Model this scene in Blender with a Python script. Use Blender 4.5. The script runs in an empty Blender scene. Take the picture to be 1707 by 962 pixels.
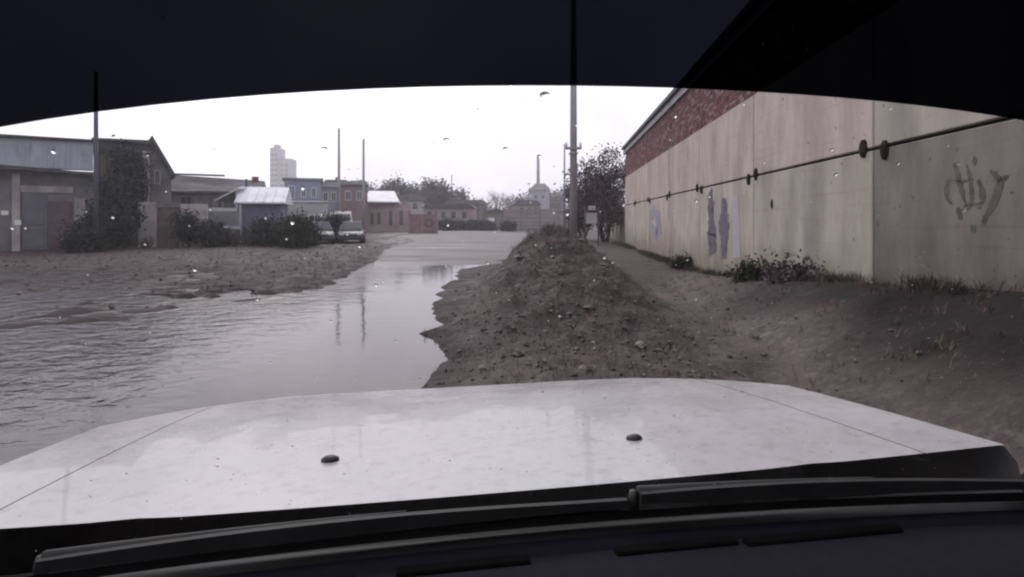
import bpy, bmesh, math, random
import numpy as np
from mathutils import Vector, Matrix, noise

R = math.radians
scene = bpy.context.scene
COL = scene.collection

# ------------------------------------------------------------------ camera
F, CX, HY, H = 900.0, 853.5, 368.0, 1.55          # pixels of the 1707x962 frame; eye height in metres
cam_d = bpy.data.cameras.new("camera")
cam_d.sensor_width = 36.0
cam_d.lens = 36.0 * F / 1707.0
cam_d.shift_y = -(481.0 - HY) / 1707.0
cam_d.clip_start, cam_d.clip_end = 0.02, 3000.0
cam = bpy.data.objects.new("camera", cam_d)
COL.objects.link(cam)
cam.location = (0, 0, H)
cam.rotation_euler = (R(90), 0, 0)
scene.camera = cam

# ------------------------------------------------------------------ sky, sun, exposure
SUN_EL, SUN_AZ = R(38), R(-18)                      # azimuth from +Y, positive towards +X
world = bpy.data.worlds.new("World")
scene.world = world
world.use_nodes = True
wt = world.node_tree
wt.nodes.clear()
wo = wt.nodes.new("ShaderNodeOutputWorld")
bg = wt.nodes.new("ShaderNodeBackground")
bg.inputs["Strength"].default_value = 0.1
sky = wt.nodes.new("ShaderNodeTexSky")
sky.sky_type = "NISHITA"
sky.sun_disc = False
sky.sun_elevation = SUN_EL
sky.sun_rotation = SUN_AZ
sky.air_density, sky.dust_density, sky.ozone_density = 1.5, 6.0, 1.0
tc = wt.nodes.new("ShaderNodeTexCoord")
cn = wt.nodes.new("ShaderNodeTexNoise")
cn.inputs["Scale"].default_value = 2.2
cn.inputs["Detail"].default_value = 5.0
cr = wt.nodes.new("ShaderNodeValToRGB")
cr.color_ramp.elements[0].position, cr.color_ramp.elements[1].position = 0.3, 0.7
cr.color_ramp.elements[0].color = (8.8, 8.9, 11.2, 1)
cr.color_ramp.elements[1].color = (17.6, 17.4, 18.2, 1)
mx = wt.nodes.new("ShaderNodeMixRGB")
mx.inputs[0].default_value = 0.88
wt.links.new(tc.outputs["Generated"], cn.inputs["Vector"])
wt.links.new(cn.outputs["Fac"], cr.inputs[0])
wt.links.new(sky.outputs[0], mx.inputs[1])
wt.links.new(cr.outputs[0], mx.inputs[2])
# the cloud deck is brighter round the hidden sun
sun_v = (math.sin(SUN_AZ) * math.cos(SUN_EL), math.cos(SUN_AZ) * math.cos(SUN_EL), math.sin(SUN_EL))
dt = wt.nodes.new("ShaderNodeVectorMath"); dt.operation = "DOT_PRODUCT"; dt.inputs[1].default_value = sun_v
wt.links.new(tc.outputs["Generated"], dt.inputs[0])
gl = wt.nodes.new("ShaderNodeMapRange"); gl.interpolation_type = "SMOOTHSTEP"
gl.inputs["From Min"].default_value, gl.inputs["From Max"].default_value = 0.0, 1.0
gl.inputs["To Min"].default_value, gl.inputs["To Max"].default_value = 0.88, 1.32
wt.links.new(dt.outputs["Value"], gl.inputs["Value"])
gm_ = wt.nodes.new("ShaderNodeVectorMath"); gm_.operation = "SCALE"
wt.links.new(mx.outputs[0], gm_.inputs[0]); wt.links.new(gl.outputs[0], gm_.inputs["Scale"])
wt.links.new(gm_.outputs[0], bg.inputs["Color"])
wt.links.new(bg.outputs[0], wo.inputs["Surface"])
sun_d = bpy.data.lights.new("sun", "SUN")
sun_d.energy, sun_d.angle, sun_d.color = 1.0, R(25), (1.0, 0.95, 0.9)
sun = bpy.data.objects.new("sun", sun_d)
COL.objects.link(sun)
sdir = Vector((math.sin(SUN_AZ) * math.cos(SUN_EL), math.cos(SUN_AZ) * math.cos(SUN_EL), math.sin(SUN_EL)))
sun.rotation_euler = sdir.to_track_quat("Z", "Y").to_euler()
scene.view_settings.view_transform = "Standard"
scene.view_settings.look = "None"
scene.view_settings.exposure = -0.22
scene.view_settings.gamma = 1.0
scene.view_settings.use_curve_mapping = False
scene.render.engine = "CYCLES"
cy = scene.cycles
cy.use_denoising = True
cy.max_bounces, cy.diffuse_bounces, cy.glossy_bounces = 8, 3, 3
cy.transmission_bounces, cy.volume_bounces, cy.transparent_max_bounces = 4, 2, 16
cy.pixel_filter_type = "GAUSSIAN"
cy.filter_width = 2.5
cy.caustics_reflective = cy.caustics_refractive = False

# ------------------------------------------------------------------ helpers
def px_x(px, Y): return (px - CX) / F * Y
def px_z(py, Y): return H + (HY - py) / F * Y

def tag(o, label=None, cat=None, group=None, kind=None):
    if label: o["label"] = label
    if cat: o["category"] = cat
    if group: o["group"] = group
    if kind: o["kind"] = kind
    return o

def link(o, parent=None):
    COL.objects.link(o)
    if parent is not None: o.parent = parent
    return o

def empty(name, loc=(0, 0, 0), rz=0.0, label=None, cat=None, group=None):
    o = bpy.data.objects.new(name, None)
    o.empty_display_size = 0.2
    o.location = loc
    o.rotation_euler = (0, 0, rz)
    link(o)
    return tag(o, label, cat, group)

def mesh_obj(name, verts, faces, mat, parent=None, smooth=False, loc=None):
    me = bpy.data.meshes.new(name)
    me.from_pydata([tuple(map(float, v)) for v in verts], [], [tuple(int(i) for i in f) for f in faces])
    me.update()
    if smooth: me.polygons.foreach_set("use_smooth", [True] * len(me.polygons))
    if mat: me.materials.append(mat)
    o = bpy.data.objects.new(name, me)
    if loc is not None: o.location = loc
    return link(o, parent)

def bm_obj(name, bm, mat, parent=None, smooth=False):
    me = bpy.data.meshes.new(name)
    bm.to_mesh(me); bm.free()
    if smooth: me.polygons.foreach_set("use_smooth", [True] * len(me.polygons))
    me.materials.append(mat)
    return link(bpy.data.objects.new(name, me), parent)

def box_bm(bm, a, b, bevel=0.0):
    """axis-aligned box from corner a to corner b"""
    r = bmesh.ops.create_cube(bm, size=1.0)
    c = [(a[i] + b[i]) / 2 for i in range(3)]
    s = [abs(b[i] - a[i]) for i in range(3)]
    for v in r["verts"]:
        v.co = Vector((c[i] + v.co[i] * s[i] for i in range(3)))
    if bevel > 0:
        es = {e for v in r["verts"] for e in v.link_edges}
        bmesh.ops.bevel(bm, geom=list(es), offset=bevel, segments=1, affect="EDGES", profile=0.5)

def box(name, a, b, mat, parent=None, bevel=0.0):
    bm = bmesh.new()
    box_bm(bm, a, b, bevel)
    return bm_obj(name, bm, mat, parent)

def prism(name, poly, y0, y1, mat, parent=None):
    """polygon in x,z extruded along y"""
    n = len(poly)
    V = [(x, y0, z) for x, z in poly] + [(x, y1, z) for x, z in poly]
    Fc = [tuple(range(n)), tuple(range(2 * n - 1, n - 1, -1))]
    for i in range(n):
        j = (i + 1) % n
        Fc.append((j, i, n + i, n + j))
    return mesh_obj(name, V, Fc, mat, parent)

def tube(pts, rads, seg=8, cap=True):
    """verts, faces of a tapered tube along pts"""
    V, Fc = [], []
    n = len(pts)
    for i, p in enumerate(pts):
        p = Vector(p)
        d = (Vector(pts[min(i + 1, n - 1)]) - Vector(pts[max(i - 1, 0)])).normalized()
        a = d.orthogonal().normalized()
        b = d.cross(a)
        for k in range(seg):
            t = 2 * math.pi * k / seg
            V.append(p + (a * math.cos(t) + b * math.sin(t)) * rads[i])
    for i in range(n - 1):
        for k in range(seg):
            k2 = (k + 1) % seg
            Fc.append((i * seg + k, i * seg + k2, (i + 1) * seg + k2, (i + 1) * seg + k))
    if cap:
        Fc.append(tuple(range(seg - 1, -1, -1)))
        Fc.append(tuple(range((n - 1) * seg, n * seg)))
    return V, Fc

def tube_obj(name, pts, rads, mat, parent=None, seg=10):
    V, Fc = tube(pts, rads, seg)
    return mesh_obj(name, V, Fc, mat, parent, smooth=True)

def merge(parts):
    V, Fc = [], []
    for v, f in parts:
        o = len(V)
        V += list(v)
        Fc += [tuple(i + o for i in q) for q in f]
    return V, Fc

# ------------------------------------------------------------------ materials
def mat(name, c1, c2=None, scale=4.0, rough=0.8, rough2=None, bump=0.0, bscale=None, metallic=0.0,
        stretch=(1, 1, 1), c3=None, s3=1.0, lo=0.35, hi=0.65, spec=0.5, coat=0.0):
    m = bpy.data.materials.new(name)
    m.use_nodes = True
    nt = m.node_tree
    p = nt.nodes["Principled BSDF"]
    p.inputs["Roughness"].default_value = rough
    p.inputs["Metallic"].default_value = metallic
    p.inputs["Specular IOR Level"].default_value = spec
    p.inputs["Coat Weight"].default_value = coat
    p.inputs["Base Color"].default_value = (*c1, 1)
    if c2 is None: return m
    tcn = nt.nodes.new("ShaderNodeTexCoord")
    mp = nt.nodes.new("ShaderNodeMapping")
    mp.inputs["Scale"].default_value = stretch
    nt.links.new(tcn.outputs["Object"], mp.inputs["Vector"])
    def nz(sc, det=6.0, r=0.6):
        n = nt.nodes.new("ShaderNodeTexNoise")
        n.inputs["Scale"].default_value = sc
        n.inputs["Detail"].default_value = det
        n.inputs["Roughness"].default_value = r
        nt.links.new(mp.outputs[0], n.inputs["Vector"])
        return n
    n1 = nz(scale)
    rp = nt.nodes.new("ShaderNodeValToRGB")
    rp.color_ramp.elements[0].position, rp.color_ramp.elements[1].position = lo, hi
    rp.color_ramp.elements[0].color = (*c1, 1)
    rp.color_ramp.elements[1].color = (*c2, 1)
    nt.links.new(n1.outputs["Fac"], rp.inputs[0])
    out = rp.outputs[0]
    if c3 is not None:
        n3 = nz(s3, 4.0)
        r3 = nt.nodes.new("ShaderNodeValToRGB")
        r3.color_ramp.elements[0].position, r3.color_ramp.elements[1].position = 0.5, 0.72
        nt.links.new(n3.outputs["Fac"], r3.inputs[0])
        m3 = nt.nodes.new("ShaderNodeMixRGB")
        m3.inputs[2].default_value = (*c3, 1)
        nt.links.new(r3.outputs[0], m3.inputs[0])
        nt.links.new(out, m3.inputs[1])
        out = m3.outputs[0]
    nt.links.new(out, p.inputs["Base Color"])
    if rough2 is not None:
        mr = nt.nodes.new("ShaderNodeMapRange")
        mr.inputs["From Min"].default_value, mr.inputs["From Max"].default_value = lo, hi
        mr.inputs["To Min"].default_value, mr.inputs["To Max"].default_value = rough, rough2
        nt.links.new(n1.outputs["Fac"], mr.inputs["Value"])
        nt.links.new(mr.outputs[0], p.inputs["Roughness"])
    if bump > 0:
        nb = nz(bscale or scale * 4, 8.0, 0.7)
        b = nt.nodes.new("ShaderNodeBump")
        b.inputs["Strength"].default_value = 1.0
        b.inputs["Distance"].default_value = bump
        nt.links.new(nb.outputs["Fac"], b.inputs["Height"])
        nt.links.new(b.outputs[0], p.inputs["Normal"])
    return m

M = {}
def concrete(name, c1, c2, c3, foot_falloff=0.55, dz=0.9):
    m = mat(name, c1, c2, 1.9, 0.88, bump=0.008, bscale=14, stretch=(1, 1, 0.35), c3=c3, s3=0.9, spec=0.25)
    nt = m.node_tree
    p = nt.nodes["Principled BSDF"]
    src = p.inputs["Base Color"].links[0].from_socket
    tcn = nt.nodes.new("ShaderNodeTexCoord")
    def nz(st, sc, det=5.0):
        mp = nt.nodes.new("ShaderNodeMapping"); mp.inputs["Scale"].default_value = st
        nt.links.new(tcn.outputs["Object"], mp.inputs["Vector"])
        n = nt.nodes.new("ShaderNodeTexNoise"); n.inputs["Scale"].default_value = sc; n.inputs["Detail"].default_value = det
        nt.links.new(mp.outputs[0], n.inputs["Vector"])
        return n
    def mul(a, fac_socket, col):
        mm = nt.nodes.new("ShaderNodeMixRGB"); mm.blend_type = "MULTIPLY"
        mm.inputs[2].default_value = (*col, 1)
        nt.links.new(fac_socket, mm.inputs[0]); nt.links.new(a, mm.inputs[1])
        return mm.outputs[0]
    def ramp(sock, lo, hi):
        r = nt.nodes.new("ShaderNodeMapRange"); r.interpolation_type = "SMOOTHSTEP"
        r.inputs["From Min"].default_value, r.inputs["From Max"].default_value = lo, hi
        nt.links.new(sock, r.inputs["Value"])
        return r.outputs[0]
    lines = nz((0.25, 1, 9.0), 1.6, 3.0)
    out = mul(src, ramp(lines.outputs["Fac"], 0.55, 0.75), (0.90, 0.87, 0.84))
    drip = nz((5.0, 1, 0.18), 1.2, 4.0)
    out = mul(out, ramp(drip.outputs["Fac"], 0.60, 0.82), (0.85, 0.81, 0.74))
    pock = nz((1, 1, 1), 9.0, 2.0)
    out = mul(out, ramp(pock.outputs["Fac"], 0.66, 0.74), (0.5, 0.46, 0.43))
    # light fall-off painted into the colour, darker towards the foot
    sp = nt.nodes.new("ShaderNodeSeparateXYZ"); nt.links.new(tcn.outputs["Object"], sp.inputs[0])
    wn = nz((1, 1, 1), 1.3, 4.0)
    ma = nt.nodes.new("ShaderNodeMath"); ma.operation = "MULTIPLY_ADD"; ma.inputs[1].default_value = -1.1
    nt.links.new(wn.outputs["Fac"], ma.inputs[0]); nt.links.new(sp.outputs["Z"], ma.inputs[2])
    out = mul(out, ramp(ma.outputs[0], dz, -0.7), (foot_falloff, foot_falloff * 0.96, foot_falloff * 0.88))
    nt.links.new(out, p.inputs["Base Color"])
    return m
M["concrete"] = concrete("concrete", (0.42, 0.368, 0.305), (0.57, 0.515, 0.445), (0.34, 0.295, 0.255))
M["concrete_pink"] = concrete("concrete_pink", (0.43, 0.36, 0.318), (0.57, 0.492, 0.438), (0.35, 0.29, 0.265))
M["concrete_green_vignette"] = concrete("concrete_green_vignette", (0.17, 0.152, 0.13), (0.26, 0.232, 0.2), (0.12, 0.12, 0.095), 0.45, 1.5)  # greenish concrete, with lens vignette painted in as a darker base
M["concrete_grey"] = concrete("concrete_grey", (0.35, 0.312, 0.258), (0.49, 0.44, 0.37), (0.27, 0.24, 0.205))
M["joint"] = mat("joint", (0.018, 0.015, 0.014), (0.035, 0.03, 0.028), 6, 0.95, spec=0.05)
M["brick"] = mat("brick", (0.17, 0.06, 0.05), (0.30, 0.13, 0.11), 3.0, 0.9, bump=0.003, bscale=40, c3=(0.11, 0.06, 0.06), s3=2.0)
M["mortar"] = mat("mortar", (0.13, 0.095, 0.095), (0.22, 0.17, 0.17), 5.0, 0.95)
M["roof_grey"] = mat("roof_grey", (0.20, 0.195, 0.21), (0.34, 0.33, 0.36), 1.2, 0.6, bump=0.005, bscale=10)
M["roof_slate"] = mat("roof_slate", (0.07, 0.066, 0.078), (0.13, 0.125, 0.14), 1.2, 0.85, c3=(0.2, 0.19, 0.21), s3=1.6, stretch=(0.4, 1, 1), spec=0.15)
M["roof_dark"] = mat("roof_dark", (0.035, 0.032, 0.036), (0.07, 0.065, 0.07), 2.0, 0.7)
M["iron"] = mat("iron", (0.012, 0.009, 0.008), (0.045, 0.03, 0.024), 9, 0.9, spec=0.1)
M["paint_purple"] = mat("paint_purple", (0.085, 0.058, 0.10), (0.20, 0.155, 0.205), 4, 0.8)
M["paint_violet"] = mat("paint_violet", (0.27, 0.24, 0.29), (0.38, 0.335, 0.355), 4, 0.8)
M["paint_pale"] = mat("paint_pale", (0.40, 0.36, 0.385), (0.46, 0.42, 0.43), 4, 0.8)
M["paint_dark"] = mat("paint_dark", (0.06, 0.053, 0.043), (0.14, 0.125, 0.105), 5, 0.85)
M["car_white"] = mat("car_white", (0.40, 0.39, 0.395), (0.45, 0.44, 0.445), 3.5, 0.22, 0.36, coat=0.3, c3=(0.33, 0.32, 0.31), s3=38.0)
M["plastic_black"] = mat("plastic_black", (0.010, 0.010, 0.011), (0.018, 0.018, 0.019), 30, 0.5)
M["rubber"] = mat("rubber", (0.012, 0.012, 0.013), (0.02, 0.02, 0.021), 20, 0.7)
M["wiper_grey"] = mat("wiper_grey", (0.014, 0.014, 0.015), (0.026, 0.025, 0.025), 14, 0.6, spec=0.3)
M["dash"] = mat("dash", (0.008, 0.008, 0.012), (0.011, 0.011, 0.016), 60, 0.85, spec=0.12, bump=0.0006, bscale=350)
M["slot_black"] = mat("slot_black", (0.003, 0.003, 0.003), (0.005, 0.005, 0.005), 30, 1.0, spec=0.05)
M["cabin"] = mat("cabin", (0.02, 0.02, 0.022), (0.03, 0.03, 0.034), 20, 0.9)
M["chrome"] = mat("chrome", (0.5, 0.5, 0.5), (0.6, 0.6, 0.6), 6, 0.3, metallic=1.0)
M["lamp_glass"] = mat("lamp_glass", (0.5, 0.5, 0.52), (0.6, 0.6, 0.62), 8, 0.15)
M["window_dark"] = mat("window_dark", (0.02, 0.022, 0.028), (0.05, 0.052, 0.06), 1.0, 0.12)
M["metal_pale"] = mat("metal_pale", (0.30, 0.33, 0.38), (0.42, 0.45, 0.50), 1.5, 0.6, c3=(0.22, 0.23, 0.26), s3=1.2, stretch=(1, 1, 0.3))
M["plaster_grey"] = mat("plaster_grey", (0.13, 0.125, 0.125), (0.22, 0.21, 0.205), 1.3, 0.9, bump=0.004, c3=(0.09, 0.085, 0.085), s3=0.7)
M["plaster_pale"] = mat("plaster_pale", (0.33, 0.30, 0.29), (0.44, 0.41, 0.39), 1.6, 0.9, bump=0.004, c3=(0.24, 0.21, 0.2), s3=0.9)
M["plaster_dark"] = mat("plaster_dark", (0.045, 0.045, 0.05), (0.085, 0.082, 0.085), 1.8, 0.9, bump=0.006)
M["plaster_tan"] = mat("plaster_tan", (0.16, 0.145, 0.115), (0.22, 0.20, 0.165), 2.0, 0.9)
M["plaster_pink"] = mat("plaster_pink", (0.30, 0.235, 0.23), (0.42, 0.34, 0.33), 0.9, 0.9, c3=(0.28, 0.18, 0.17), s3=0.4)
M["plaster_red"] = mat("plaster_red", (0.20, 0.12, 0.12), (0.30, 0.20, 0.20), 0.7, 0.9, c3=(0.17, 0.16, 0.17), s3=0.5)
M["door_grey"] = mat("door_grey", (0.10, 0.095, 0.12), (0.14, 0.135, 0.16), 2, 0.6)
M["door_red"] = mat("door_red", (0.10, 0.055, 0.07), (0.15, 0.085, 0.10), 2, 0.6)
M["gate_brown"] = mat("gate_brown", (0.10, 0.06, 0.055), (0.17, 0.11, 0.10), 2, 0.7)
M["gate_red"] = mat("gate_red", (0.19, 0.105, 0.11), (0.27, 0.165, 0.165), 2, 0.7)
M["roof_white"] = mat("roof_white", (0.62, 0.62, 0.66), (0.74, 0.74, 0.78), 0.9, 0.5, c3=(0.45, 0.45, 0.47), s3=0.8)
M["white_paint"] = mat("white_paint", (0.74, 0.73, 0.74), (0.8, 0.79, 0.8), 5, 0.6)
M["wall_blue"] = mat("wall_blue", (0.11, 0.115, 0.18), (0.18, 0.185, 0.26), 1.6, 0.7, c3=(0.12, 0.12, 0.17), s3=0.8)
M["wall_lavender"] = mat("wall_lavender", (0.23, 0.235, 0.32), (0.32, 0.325, 0.40), 0.9, 0.7, c3=(0.24, 0.30, 0.40), s3=0.5)
M["wall_beige"] = mat("wall_beige", (0.42, 0.41, 0.41), (0.52, 0.51, 0.50), 0.8, 0.75, c3=(0.34, 0.345, 0.31), s3=0.6)
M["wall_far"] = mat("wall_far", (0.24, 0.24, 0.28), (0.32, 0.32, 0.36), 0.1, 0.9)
M["wood_fence"] = mat("wood_fence", (0.20, 0.155, 0.145), (0.30, 0.235, 0.22), 1.2, 0.9, stretch=(0.3, 1, 3))
M["pole_concrete"] = mat("pole_concrete", (0.27, 0.26, 0.265), (0.36, 0.35, 0.355), 3, 0.85, stretch=(1, 1, 0.3))
M["pole_dark"] = mat("pole_dark", (0.05, 0.05, 0.065), (0.09, 0.09, 0.11), 3, 0.8, stretch=(1, 1, 0.3))
M["bark"] = mat("bark", (0.03, 0.023, 0.024), (0.08, 0.062, 0.062), 5, 0.95, spec=0.15)
M["twig"] = mat("twig", (0.075, 0.055, 0.06), (0.16, 0.12, 0.125), 3, 0.95)
M["twig_grey"] = mat("twig_grey", (0.13, 0.13, 0.12), (0.2, 0.2, 0.185), 2, 0.95)
M["leaf_dark"] = mat("leaf_dark", (0.007, 0.008, 0.010), (0.085, 0.088, 0.085), 9, 0.6, lo=0.42, hi=0.78, spec=0.12)
M["leaf_brown"] = mat("leaf_brown", (0.035, 0.026, 0.032), (0.24, 0.19, 0.20), 6, 0.85, lo=0.4, hi=0.72, spec=0.1)
M["leaf_green"] = mat("leaf_green", (0.012, 0.016, 0.009), (0.10, 0.105, 0.06), 9, 0.7, lo=0.42, hi=0.78, spec=0.12)
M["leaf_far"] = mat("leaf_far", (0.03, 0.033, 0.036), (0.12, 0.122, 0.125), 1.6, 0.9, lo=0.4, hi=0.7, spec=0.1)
M["grass_dry"] = mat("grass_dry", (0.05, 0.034, 0.027), (0.28, 0.20, 0.16), 5, 0.9, spec=0.15)
M["grass_green"] = mat("grass_green", (0.035, 0.033, 0.022), (0.075, 0.062, 0.042), 2, 0.9)
M["stone"] = mat("stone", (0.016, 0.0125, 0.012), (0.30, 0.24, 0.215), 9.0, 0.75, lo=0.36, hi=0.74, spec=0.2)
M["tyre"] = mat("tyre", (0.012, 0.012, 0.012), (0.022, 0.021, 0.02), 12, 0.85)

# ------------------------------------------------------------------ terrain
WA = math.atan((930.0 - CX) / F)                    # the wall runs this much to the right of straight ahead
WN = Vector((math.cos(WA), -math.sin(WA), 0))       # away from the road
WW = Vector((math.sin(WA), math.cos(WA), 0))        # along the wall
WD = 4.2                                            # distance of the wall from the eye
def sstep(a, b, x):
    t = np.clip((x - a) / (b - a), 0, 1)
    return t * t * (3 - 2 * t)
EDGE_Y = [-40, 0, 3.0, 5.1, 6.4, 7.4, 7.9, 8.6, 12, 17, 18.6, 19.5]
EDGE_X = [0.2, -0.2, -0.75, -0.93, -1.0, -1.38, -1.05, -1.45, -1.65, -1.85, -1.2, -0.1]
RID_Y = [2, 5, 7, 9, 13, 17, 20, 22]
RID_X = [0.9, 0.75, 0.85, 0.95, 1.1, 1.35, 1.6, 1.8]
RID_H = [0.0, 0.16, 0.42, 0.66, 1.0, 1.12, 0.9, 0.0]
BANK_T = [-5, 3, 5, 7.6, 10, 14, 17]
BANK_H = [0.9, 0.95, 0.9, 0.68, 0.42, 0.12, 0.0]

def fbm(P, sc, octv=4, seed=0.0):
    out = np.empty(len(P))
    for i, (x, y) in enumerate(P):
        out[i] = noise.fractal(Vector((x * sc + seed, y * sc - seed, seed * 1.7)), 1.0, 2.0, octv)
    return out

def ground_h(X, Y, detail=True):
    """height of the ground, arrays in, array out"""
    X, Y = np.asarray(X, float), np.asarray(Y, float)
    P = np.stack([X.ravel(), Y.ravel()], 1)
    near = (np.abs(P[:, 0]) < 40) & (P[:, 1] < 60) & (P[:, 1] > -20)
    n1 = np.zeros(len(P)); n2 = np.zeros(len(P)); n3 = np.zeros(len(P))
    if detail:
        n1[near] = fbm(P[near], 0.5, 3, 3.1)
        n2[near] = fbm(P[near], 2.3, 3, 8.7)
        n3[near] = fbm(P[near], 7.0, 3, 1.3)
    x, y = P[:, 0], P[:, 1]
    wob = 0.25 * n1 + 0.12 * n2
    # right-hand land, left bank, far land; everything else lies under the flood
    er = np.interp(y, EDGE_Y, EDGE_X)
    right = sstep(-0.25, 0.45, x - er + wob * 0.8)
    right *= sstep(-1, 2, y) * 0 + 1
    right = np.where(y > 19.5, 0, right)
    far = sstep(18.9, 20.2, y + wob)
    ye = np.interp(x, [-16, -10, -8, -6, -4], [8.0, 9.0, 10.6, 11.8, 12.0])
    xe = np.interp(y, [11, 12, 19, 30], [-3.9, -4.0, -5.2, -6.5])
    left = sstep(-0.3, 0.6, y - ye + wob * 3.0 + 1.2 * n2 * (x < -6)) * sstep(-0.3, 0.5, xe - x + wob)
    edge_l = sstep(-23.0, -25.0, x)
    land = np.maximum.reduce([right, far, left, edge_l])
    h = -0.16 + 0.20 * land
    h += 0.06 * np.maximum(left, edge_l) * sstep(10, 20, y) - 0.075 * left * sstep(-6.5, -9.0, x) * sstep(19, 14, y)
    # churned shoals that just break the surface on the left
    shoal = sstep(-3.6, -5.2, x) * sstep(5.6, 7.6, y) * (1 - land)
    h += shoal * (0.125 + 0.10 * n1 + 0.07 * n2 + 0.03 * n3)
    # long berm of dug-up earth
    rx, rh = np.interp(y, RID_Y, RID_X), np.interp(y, RID_Y, RID_H, right=0.0)
    d = x - rx + 0.25 * n1
    wdt = np.where(d < 0, 1.2, 1.4)
    berm = rh * np.exp(-(np.abs(d) / wdt) ** 2.6)
    h += berm * (1 + 0.25 * n1)
    # earth heaped against the wall
    l = x * WN.x + y * WN.y
    t = x * WW.x + y * WW.y
    hb = np.interp(t, BANK_T, BANK_H)
    bank = hb * sstep(2.0, 3.9, l + 0.3 * n1)
    h += np.where(y < 40, bank, 0)
    # the lower, rutted track between berm and wall
    onroad = far * (x < 6)
    rgh = np.where(onroad > 0.5, 0.15, 1.0) * land * (1 - 0.55 * sstep(1.9, 2.6, l) * (y < 40))
    h += rgh * (0.035 * n1 + (0.035 + 0.085 * np.clip(berm * 2, 0, 1)) * n2 + (0.012 + 0.04 * np.clip(berm * 2, 0, 1)) * n3)
    h += (1 - right) * left * 0.03 * n2
    return h.reshape(X.shape)

def axis(parts):
    a = []
    for s, e, st in parts:
        a.append(np.arange(s, e, st))
    return np.concatenate(a)
gx = axis([(-460, -100, 45), (-100, -40, 10), (-40, -25, 1.0), (-25, -16, 0.5), (-16, -5, 0.22), (-5, 6.0, 0.085), (6.0, 12, 0.4), (12, 60, 6), (60, 461, 50)])
gy = axis([(-60, -10, 10), (-10, 2, 1.0), (2, 14, 0.085), (14, 24, 0.13), (24, 44, 0.5), (44, 100, 4), (100, 461, 40)])
GX, GY = np.meshgrid(gx, gy)
GZ = ground_h(GX, GY)
nx, ny = len(gx), len(gy)
gv = np.stack([GX.ravel(), GY.ravel(), GZ.ravel()], 1)
ii = (np.arange(ny - 1)[:, None] * nx + np.arange(nx - 1)[None, :]).ravel()
gf = np.stack([ii, ii + 1, ii + nx + 1, ii + nx], 1)
me = bpy.data.meshes.new("ground")
me.vertices.add(len(gv)); me.vertices.foreach_set("co", gv.ravel())
me.loops.add(gf.size); me.loops.foreach_set("vertex_index", gf.ravel())
me.polygons.add(len(gf))
me.polygons.foreach_set("loop_start", np.arange(0, gf.size, 4))
me.polygons.foreach_set("loop_total", np.full(len(gf), 4))
me.polygons.foreach_set("use_smooth", np.ones(len(gf), bool))
me.update(calc_edges=True); me.validate()
M["mud"] = mat("mud", (0.055, 0.043, 0.040), (0.19, 0.152, 0.14), 1.3, 0.5, 0.9, bump=0.06, bscale=9, c3=(0.21, 0.168, 0.152), s3=11.0, lo=0.3, hi=0.7, spec=0.2)
def wet_margin(m):
    nt = m.node_tree
    p = nt.nodes["Principled BSDF"]
    geo = nt.nodes.new("ShaderNodeNewGeometry")
    sp = nt.nodes.new("ShaderNodeSeparateXYZ"); nt.links.new(geo.outputs["Position"], sp.inputs[0])
    r = nt.nodes.new("ShaderNodeMapRange"); r.interpolation_type = "SMOOTHSTEP"
    r.inputs["From Min"].default_value, r.inputs["From Max"].default_value = 0.16, 0.02
    nt.links.new(sp.outputs["Z"], r.inputs["Value"])
    src = p.inputs["Base Color"].links[0].from_socket
    mm = nt.nodes.new("ShaderNodeMixRGB"); mm.blend_type = "MULTIPLY"; mm.inputs[2].default_value = (0.5, 0.48, 0.48, 1)
    nt.links.new(r.outputs[0], mm.inputs[0]); nt.links.new(src, mm.inputs[1]); nt.links.new(mm.outputs[0], p.inputs["Base Color"])
def bank_vignette(m):
    """lens light fall-off painted into the mud by the wall; the vertex layer says where it lies"""
    nt = m.node_tree
    p = nt.nodes["Principled BSDF"]
    at = nt.nodes.new("ShaderNodeAttribute"); at.attribute_name = "bank_falloff"
    src = p.inputs["Base Color"].links[0].from_socket
    mm = nt.nodes.new("ShaderNodeMixRGB"); mm.blend_type = "MULTIPLY"; mm.inputs[2].default_value = (0.09, 0.097, 0.10, 1)
    nt.links.new(at.outputs["Fac"], mm.inputs[0]); nt.links.new(src, mm.inputs[1]); nt.links.new(mm.outputs[0], p.inputs["Base Color"])
tl_ = gv[:, 0] * WN.x + gv[:, 1] * WN.y
tt_ = gv[:, 0] * WW.x + gv[:, 1] * WW.y
falloff_w = sstep(2.3, 3.3, tl_ + 0.5 * np.sin(tt_ * 1.7) * 0.4) * sstep(13.5, 7.0, tt_)  # weight of the painted fall-off on the bank, full at the near end
att = me.attributes.new("bank_falloff", "FLOAT", "POINT")
att.data.foreach_set("value", falloff_w.astype(np.float32))
wet_margin(M["mud"])
bank_vignette(M["mud"])
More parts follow.
